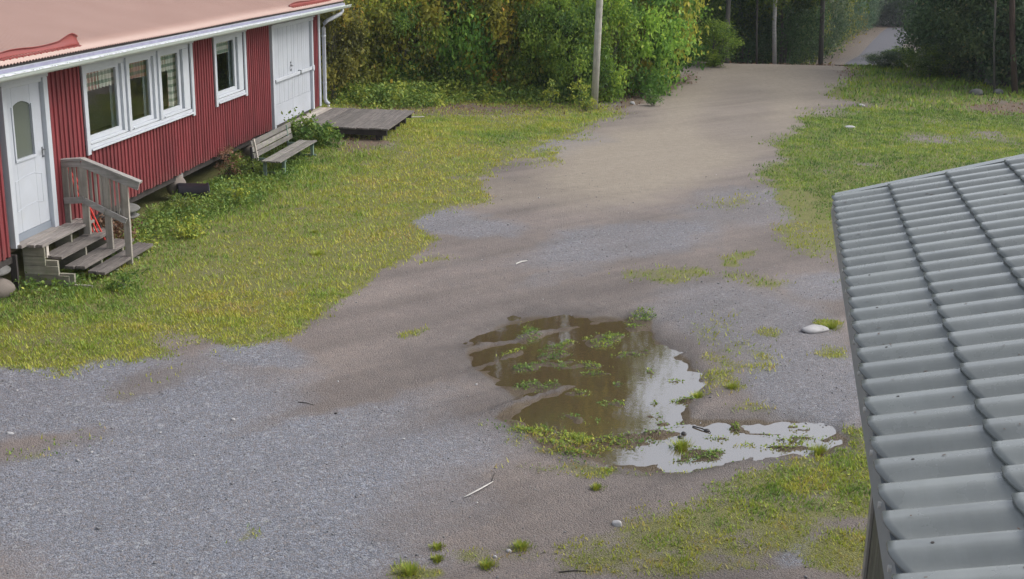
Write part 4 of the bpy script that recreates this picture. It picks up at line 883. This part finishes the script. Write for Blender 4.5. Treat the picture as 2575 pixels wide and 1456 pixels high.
trunk_only(2555, 235, (2545, 20), .09, m_pine, 'dim reddish pine trunk at the far right edge', 13, 'pine', 'pine_tree')
trunk_only(2503, 228, (2500, 20), .035, m_bark, 'thin grey trunk left of the dim pine at the right edge', 11, None, 'roadside_tree')
for k in range(26):
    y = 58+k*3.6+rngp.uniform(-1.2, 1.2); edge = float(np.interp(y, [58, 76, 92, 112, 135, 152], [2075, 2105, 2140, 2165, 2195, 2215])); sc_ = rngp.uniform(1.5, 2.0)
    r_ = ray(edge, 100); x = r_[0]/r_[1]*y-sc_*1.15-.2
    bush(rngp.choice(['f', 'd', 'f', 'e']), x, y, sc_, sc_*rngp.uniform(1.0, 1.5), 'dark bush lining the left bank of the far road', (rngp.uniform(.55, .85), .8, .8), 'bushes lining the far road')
for k in range(14):
    y = rngp.uniform(150, 170); x = onray_(2060+k*26, y)
    bush('f', x, y, 3.2, 3.4, 'dark bush at the far end of the road', (.6, .75, .75), 'bushes at the far end of the road')
# woods closing the end of the far road
for k in range(12):
    y = rngp.uniform(158, 185); xr = rngp.uniform(2080, 2420); r_ = ray(xr, 20); x = r_[0]/r_[1]*y
    tree(['spruce', 'alder'][k % 2], x, y, 1.5, 1.0, 'dark tree closing the view at the end of the far road', (.7, .8, .8), group='dark trees at the end of the far road')
# far road surface
def onray(px, y): r_ = ray(px, 100); return r_[0]/r_[1]*y
rp = [(onray(2185, 50), 50), (onray(2190, 62), 62), (onray(2192, 76), 76), (onray(2213, 92), 92), (onray(2232, 112), 112), (onray(2247, 135), 135), (onray(2258, 152), 152)]
ob = strip('far_road', rp, m_road, [1.3, 1.35, 1.4, 1.45, 1.5, 1.5, 1.4], .05); tag(ob, kind='structure')

# ------------------------------------------------------------------ grass, weeds, pebbles
def sample(n, y0, y1, tmax=.56, tmin=-.56):
    y = np.sqrt(RNG.uniform(y0**2, y1**2, n)); x = RNG.uniform(tmin, tmax, n)*y; return x, y
def in_house(X, Y): return ((X-HO[0])*HN[0]+(Y-HO[1])*HN[1] < -.02) & (Y < 29.5) & (Y > 10)
def blades(name, n, y0, y1, size, seed, dens=lambda m, moss, pl: m['grass'], tlo=0):
    X, Y = sample(n, y0, y1); m, zp_, moss, pl, pd, x, y = masks(X, Y); p = dens(m, moss, pl)
    if name == 'near_grass': p = p*(.25+.75*(fbm(X, Y, 4.5, 431) > -.08))
    keep = (RNG.uniform(0, 1, n) < p) & ~in_house(X, Y); X, Y = X[keep], Y[keep]; zp_ = zp_[keep]; x = x[keep]; y = y[keep]; n = len(X)
    green = blob(x, y, 520, 500, 420, 90, -20)+blob(x, y, 150, 740, 260, 60, -5)*.8+blob(x, y, 1200, 345, 120, 20)*.5+blob(x, y, 1050, 250, 120, 16)*.6
    tone = .60+fbm(X, Y, .55, 101)*.26+fbm(X, Y, 3.2, 103)*.34-np.clip(green, 0, 1)*.34+RNG.normal(size=n)*.12
    tone = tone+(y > 1050)*(fbm(X, Y, 5.5, 441)*.45+.04); rs = (x > 1900) & (y < 560); tone = tone-rs*.34
    a = RNG.uniform(0, 6.283, n); L = RNG.uniform(.6, 1.5, n)*size*(.65+.35*Y/20); wd_ = L*RNG.uniform(.13, .24, n)
    tall = fbm(X, Y, 3.0, 107); L = L*(1+1.1*np.clip(tall, 0, 1)+.9*np.clip(green, 0, 1)*.5)
    z = height(X, Y)+zp_-.006; B = np.stack([X, Y, z], 1); le = RNG.uniform(.35, 1.1, n)
    dirv = np.stack([np.cos(a)*le, np.sin(a)*le, np.ones(n)], 1); dirv /= np.linalg.norm(dirv, axis=1)[:, None]
    sv_ = np.stack([-np.sin(a), np.cos(a), np.zeros(n)], 1)*wd_[:, None]
    V = np.stack([B-sv_, B+sv_, B+dirv*L[:, None]], 1).reshape(-1, 3)
    o = link(name, npmesh(name, V, np.arange(3*n).reshape(-1, 3), np.clip(tone, 0, 1), m_blade)); tag(o, kind='stuff'); return o
o = blades('lawn_grass', 520000, 9, 34.5, .042, 1, lambda m, moss, pl: np.where(moss > .02, moss*.75, m['grass'])); tag(o, 'short yellowish green grass of the yard', 'grass')
o = blades('near_grass', 420000, 7.2, 15, .034, 3, lambda m, moss, pl: np.where(moss > .02, np.clip(moss*1.5-.30, 0, 1), m['grass']*.7)); tag(o, 'sparse yellowish grass and moss on the near gravel', 'grass')
o = blades('verge_grass', 90000, 34, 50, .075, 2, lambda m, moss, pl: m['grass']*.9); tag(o, 'grass on the far verges of the road', 'grass')
# low leafy plants: puddle plants, weeds along the wall and the wood edge
def weeds(name, n, test, size, hmax, mat, label, cat='plants', tb=.5, asp=.6, y0=8, y1=36):
    X, Y = sample(n, y0, y1); m, zp_, moss, pl, pd, x, y = masks(X, Y); p = test(m, moss, pl, x, y, X, Y)
    keep = (RNG.uniform(0, 1, n) < p) & ~in_house(X, Y); X, Y, zp_, p = X[keep], Y[keep], zp_[keep], p[keep]; n = len(X)
    hh = hmax*np.clip(p+.2, .3, 1)*RNG.uniform(0, 1, n)*(1+.6*fbm(X, Y, 2.2, 201))
    z = height(X, Y)+zp_+.004+hh
    V, Fc, T = leaves(np.stack([X, Y, z], 1), RNG.uniform(.6, 1.4, n)*size*(.7+.3*Y/18), np.clip(tb+fbm(X, Y, 2.5, 205)*.3+RNG.normal(size=n)*.12, 0, 1), mat, name, asp, .9)
    o = link(name, npmesh(name, V, Fc, T, mat)); tag(o, label, cat, kind='stuff'); return o
weeds('puddle_plants', 900000, lambda m, moss, pl, x, y, X, Y: np.clip(pl*1.2-.25, 0, 1)*.42*(fbm(X, Y, 9, 411) > -.15)+np.clip(moss, 0, 1)*.06*(y > 1040), .028, .028, m_weed, 'small green plants growing on mud banks in the puddle', y0=9, y1=15, tb=.66)
weeds('wall_weeds', 800000, lambda m, moss, pl, x, y, X, Y: np.clip(blob(x, y, 480, 530, 260, 48, -24)+blob(x, y, 640, 430, 140, 44, -28)+blob(x, y, 390, 545, 80, 60, -20)+blob(x, y, 800, 335, 50, 36)*1.0+blob(x, y, 60, 730, 170, 26, -4)*.8+blob(x, y, 330, 690, 50, 14, -25)*.5, 0, 1)*.9, .050, .15, m_weed, 'leafy green weeds along the foot of the red house', tb=.66)
weeds('wood_edge_weeds', 300000, lambda m, moss, pl, x, y, X, Y: np.clip(blob(x, y, 940, 248, 150, 20, 2)+blob(x, y, 1200, 240, 220, 18, 2)*.8+blob(x, y, 1500, 240, 110, 14, -6)*.6, 0, 1), .075, .45, m_weed, 'green and yellow weeds along the foot of the thicket', tb=.78, y0=30)
weeds('verge_litter', 120000, lambda m, moss, pl, x, y, X, Y: np.clip(m['litter'], 0, 1)*.6, .05, .05, m_dry, 'brown leaf litter and dry stalks on bare edges', 'leaf litter', y0=16, y1=50)

def plant(name, loc, n, r, h, size, mat, label, seed, stem=m_bark, cat='plant', tb=.5, col=(1, 1, 1)):
    rng = np.random.default_rng(seed); e = empty(name, label, cat, loc); P, ci, cb = cloud(rng, n, r, r, h*.1, h, 14, r*.22, .2)
    V, Fc, T = leaves(P, rng.uniform(.6, 1.3, n)*size, np.clip(tb+cb+rng.normal(size=n)*.1, 0, 1), mat, name, .6, rng=rng); o = link('leaves', npmesh('leaves', V, Fc, T, mat), None, e); o.color = (*col, 1)
    link('stems', stems(rng, h*.9, r, 7, r, .006).mesh('stems'), stem, e); return e
plant('leafy_shrub', HP(.75, 10.9, 0), 1500, .42, .75, .075, m_weed, 'bushy green plant growing between the bench and the wooden platform', 1, tb=.5)
plant('leafy_shrub', HP(1.15, 10.95, 0), 900, .30, .55, .07, m_weed, 'smaller green plant at the front corner under the wooden platform', 2, tb=.65)
plant('leafy_shrub', HP(.35, 7.9, 0), 900, .30, .45, .05, m_leaf, 'dark green tuft left of the bench', 3, tb=.35)
plant('tall_weed', HP(.22, 7.5, 0), 420, .22, .62, .05, m_dry, 'dry brown weed standing against the red wall left of the bench', 4, tb=.4, stem=m_dark)
plant('tall_weed', HP(.25, 2.5, 0), 700, .26, .42, .05, m_dry, 'rusty red dry weed beside the end of the step railing', 5, tb=.3)
plant('tall_weed', HP(.40, 4.6, 0), 500, .22, .34, .045, m_leaf, 'thin weed under the wall between railing and black tub', 6, tb=.5)
plant('leafy_shrub', HP(1.3, .25, 0), 350, .16, .20, .045, m_weed, 'small bright green plant at the left foot of the steps', 7, tb=.6)
plant('flowering_weed', HP(1.15, 3.2, 0), 500, .25, .25, .05, m_weed, 'bright yellow-green flowering weed right of the railing', 8, tb=.85)
plant('flowering_weed', HP(1.0, 5.6, 0), 420, .20, .28, .05, m_weed, 'yellow-green flowering weed in front of the black tub', 9, tb=.85)
for k, (a, b, lab) in enumerate([(1383, 262, 'yellow sapling at the thicket foot, the left one of two near the pole'), (1458, 262, 'yellow sapling close to the left of the utility pole'), (1478, 272, 'small yellow-green plant right at the foot of the utility pole'), (1268, 225, 'spindly yellow-green plant at the foot of the thicket'), (1640, 258, 'low green plant on the verge below the large rounded bush')]):
    x, y = G(a, b+8); plant('young_plant', (x, y, 0), 320, .22, [.75, .8, .4, 1.0, .35][k], .07, m_weed, lab, 30+k, tb=.9 if k < 4 else .4)
# grass tufts that stand alone
for k, (a, b, s_, lab) in enumerate([(2088, 826, 1.3, 'grass tuft right beside the large pale stone'), (800, 640, 1.0, 'darker grass tuft in the middle of the lawn'), (790, 585, .7, 'small grass tuft further up the lawn'), (1310, 1378, 1., 'bright green tuft near the bottom centre'), (1500, 1228, .8, 'green tuft below the puddle'), (1100, 1378, .7, 'pale tuft left of the bright green one near the bottom'), (1100, 1408, .7, 'pale tuft lowest but one at the bottom centre'), (1225, 1425, .9, 'tuft near the bottom edge among white pebbles'), (1030, 1440, 1.3, 'green tuft at the bottom edge'), (1715, 1118, 1.0, 'tuft on a small island in the puddle'), (1840, 975, .7, 'small tuft on the gravel right of the puddle'), (1755, 992, .8, 'mossy tuft at the right shore of the puddle'), (2060, 1130, 1., 'tuft at the right tip of the puddle')]):
    x, y = G(a, b); rng = np.random.default_rng(60+k); s_ = s_*(.72 if b > 1200 else 1); n = 260; aa = rng.uniform(0, 6.283, n); rr_ = np.abs(rng.normal(size=n))*.05*s_; L = rng.uniform(.04, .10, n)*s_; le = rng.uniform(.2, 1.3, n)
    B = np.stack([rr_*np.cos(aa), rr_*np.sin(aa), np.zeros(n)-.005], 1); dv = np.stack([np.cos(aa)*le, np.sin(aa)*le, np.ones(n)], 1); dv /= np.linalg.norm(dv, axis=1)[:, None]; sv_ = np.stack([-np.sin(aa), np.cos(aa), 0*aa], 1)*.0045
    V = np.stack([B-sv_, B+sv_, B+dv*L[:, None]], 1).reshape(-1, 3); o = link('grass_tuft', npmesh('grass_tuft', V, np.arange(3*n).reshape(-1, 3), np.clip(.55+rng.normal(size=n)*.15, 0, 1), m_blade)); o.location = (x, y, GZ(x, y)); tag(o, lab, 'grass tuft')
# pebbles
n = 60000; X, Y = sample(n, 7.2, 24, .5, -.5); m, zp_, moss, pl, pd, x, y = masks(X, Y)
keep = (RNG.uniform(0, 1, n) < (.12+m['gravel']*.9)*(1-m['grass'])*(pd < 4)) & ~in_house(X, Y); X, Y, zp_ = X[keep], Y[keep], zp_[keep]; n = len(X)
sz = .0045+.008*RNG.uniform(0, 1, n)**4+.014*RNG.uniform(.4, 1, n)*(RNG.uniform(0, 1, n) > .990); oc = np.array([(1, 0, 0), (0, 1, 0), (-1, 0, 0), (0, -1, 0), (0, 0, .7), (0, 0, -.7)], float); ofc = np.array([(0, 1, 4), (1, 2, 4), (2, 3, 4), (3, 0, 4), (1, 0, 5), (2, 1, 5), (3, 2, 5), (0, 3, 5)])
an = RNG.uniform(0, 6.28, n); R_ = np.stack([np.stack([np.cos(an), -np.sin(an)], 1), np.stack([np.sin(an), np.cos(an)], 1)], 1)
vv = oc[None]*sz[:, None, None]*np.stack([RNG.uniform(.8, 1.5, n), RNG.uniform(.6, 1, n), RNG.uniform(.5, 1, n)], 1)[:, None, :]
vv[:, :, :2] = np.einsum('nij,nkj->nki', R_, vv[:, :, :2]); vv += np.stack([X, Y, height(X, Y)+zp_+sz*.3], 1)[:, None]
fc = (ofc[None]+6*np.arange(n)[:, None, None]).reshape(-1, 3)
tn = np.clip(RNG.uniform(.1, .8, n)+(RNG.uniform(0, 1, n) > .97)*.35, 0, 1)
o = link('gravel_stones', npmesh('gravel_stones', vv.reshape(-1, 3), fc, np.repeat(tn, 8), m_peb)); tag(o, 'loose gravel stones scattered over the yard', 'gravel', kind='stuff')
# stones one can point to
for (a, b, sx, sy, sz_, mat, lab, sd_) in [
  (2046, 832, .19, .13, .05, m_pale, 'large pale flat stone on the gravel near the grey roof', 1), (1552, 1320, .048, .036, .028, m_pale, 'white stone near the bottom centre below the puddle', 2),
  (1280, 1387, .026, .018, .015, m_pale, 'small white pebble left of the bright green tuft', 3), (1245, 1402, .018, .016, .012, m_pale, 'tiny white pebble above the tuft at the bottom', 4), (1198, 968, .018, .014, .012, m_pale, 'tiny white pebble left of the puddle', 5),
  (1590, 262, .10, .08, .06, m_pale, 'white stone on the road verge right of the utility pole', 6), (2165, 268, .11, .09, .07, m_pale, 'pale stone in the right-hand grass, the upper one', 7), (2136, 322, .16, .10, .05, m_pale, 'pale stone in the right-hand grass, the lower one', 8),
  (586, 1056, .03, .02, .014, m_pale, 'pale pebble on the blue-grey gravel at left', 9), (25, 1090, .045, .022, .012, m_pale, 'flat pale stone at the left edge of the gravel', 10), (1015, 1105, .016, .014, .01, m_pale, 'tiny white pebble left of the puddle plants', 11), (850, 960, .014, .012, .01, m_pale, 'tiny white pebble on the dark wheel track', 12), (1355, 498, .03, .02, .015, m_pale, 'small white stone on the tan ground in the middle', 13),
  (2490, 214, .30, .26, .24, m_boulder, 'upper grey boulder at the edge of the right-hand woods', 14), (2455, 238, .24, .2, .14, m_boulder, 'left grey boulder at the edge of the right-hand woods', 15), (2512, 236, .20, .16, .12, m_boulder, 'lower grey boulder at the edge of the right-hand woods', 16),
  (1720, 1084, .030, .026, .022, m_clod, 'black clod in the puddle, leftmost of three', 17), (1712, 1092, .035, .03, .02, m_clod, 'black clod in the puddle, the front one of three', 18), (1778, 1076, .034, .03, .022, m_clod, 'black clod in the puddle, rightmost of three', 19), (845, 1040, .02, .02, .01, m_clod, 'dark pebble on the gravel left of centre', 20), (2165, 235+650, .05, .04, .03, m_stone, 'grey stone on the gravel beside the eave of the grey roof', 21)]:
    x, y = G(a, b); rock('stone', (x, y, max(GZ(x, y), WZ-.01)+sz_*.35), sx, sy, sz_, mat, lab, 'stone', seed=sd_, sub=3, rz=0.2 if sx > .1 else None)
# bleached curved strip, twigs
x, y = G(1203, 1236); p0 = np.array(G(1166, 1254)); p1 = np.array(G(1215, 1236)); p2 = np.array(G(1240, 1214)); cc = np.array((x, y))
pts = []
for t in np.linspace(0, 1, 12): q = (1-t)**2*p0+2*t*(1-t)*p1+t*t*p2-cc; pts.append((q[0], q[1], .012+.012*math.sin(3.1*t)))
m = MB(); k = 0
for i_, q in enumerate(pts):
    t = i_/11; wd = .011*math.sin(math.pi*min(max(t*.93+.05, 0), 1))**.5; m.v += [(q[0]-wd*.4, q[1]+wd, q[2]+.003), (q[0], q[1], q[2]+.006), (q[0]+wd*.4, q[1]-wd, q[2]+.003), (q[0], q[1], q[2]-.004)]
    if i_:
        b0 = (i_-1)*4
        for j in range(4): m.f.append((b0+j, b0+(j+1) % 4, b0+4+(j+1) % 4, b0+4+j))
m.f += [(0, 1, 2, 3), (47, 46, 45, 44)]
o = m.obj('bleached_strip', m_bone, smooth=True); o.location = (x, y, GZ(x, y)); tag(o, 'white curved strip of bleached wood lying on the gravel', 'wood strip')
for (a, b, mat, rad, lab) in [((1297, 665), (1326, 657), m_bone, .009, 'short pale twig in the middle of the yard'), ((1235, 1215), (1244, 1190), m_dark, .003, 'thin dark twig touching the white curved strip'), ((1405, 1440), (1480, 1438), m_dark, .004, 'thin dark twig near the bottom centre'), ((1742, 1066), (1788, 1082), m_dark, .007, 'dark twig in the puddle beside the clods'), ((750, 1012), (790, 1020), m_dark, .004, 'thin reddish dark twig on the wheel track')]:
    pa, pb = G(*a), G(*b); mx_, my_ = (pa[0]+pb[0])/2, (pa[1]+pb[1])/2
    o = MB().tube([(pa[0]-mx_, pa[1]-my_, 0), (.0, .01, rad*.8), (pb[0]-mx_, pb[1]-my_, 0)], [rad, rad, rad*.5], 6).obj('twig', mat); o.location = (mx_, my_, max(GZ(mx_, my_), WZ)+rad); tag(o, lab, 'twig')

# thin damp air: far things fade a little
hz = MB().box(-640, 640, -66, 330, -16, 24).obj('haze', None); hz['kind'] = 'stuff'; hz['label'] = 'thin damp haze in the air'; hz.data.materials.clear()
hm = bpy.data.materials.new('haze_air'); hm.use_nodes = True; hm.node_tree.nodes.clear(); ho = hm.node_tree.nodes.new('ShaderNodeOutputMaterial'); hv = hm.node_tree.nodes.new('ShaderNodeVolumePrincipled')
hv.inputs['Color'].default_value = (.86, .90, .95, 1); hv.inputs['Density'].default_value = .0004; hm.node_tree.links.new(hv.outputs[0], ho.inputs['Volume']); hz.data.materials.append(hm)
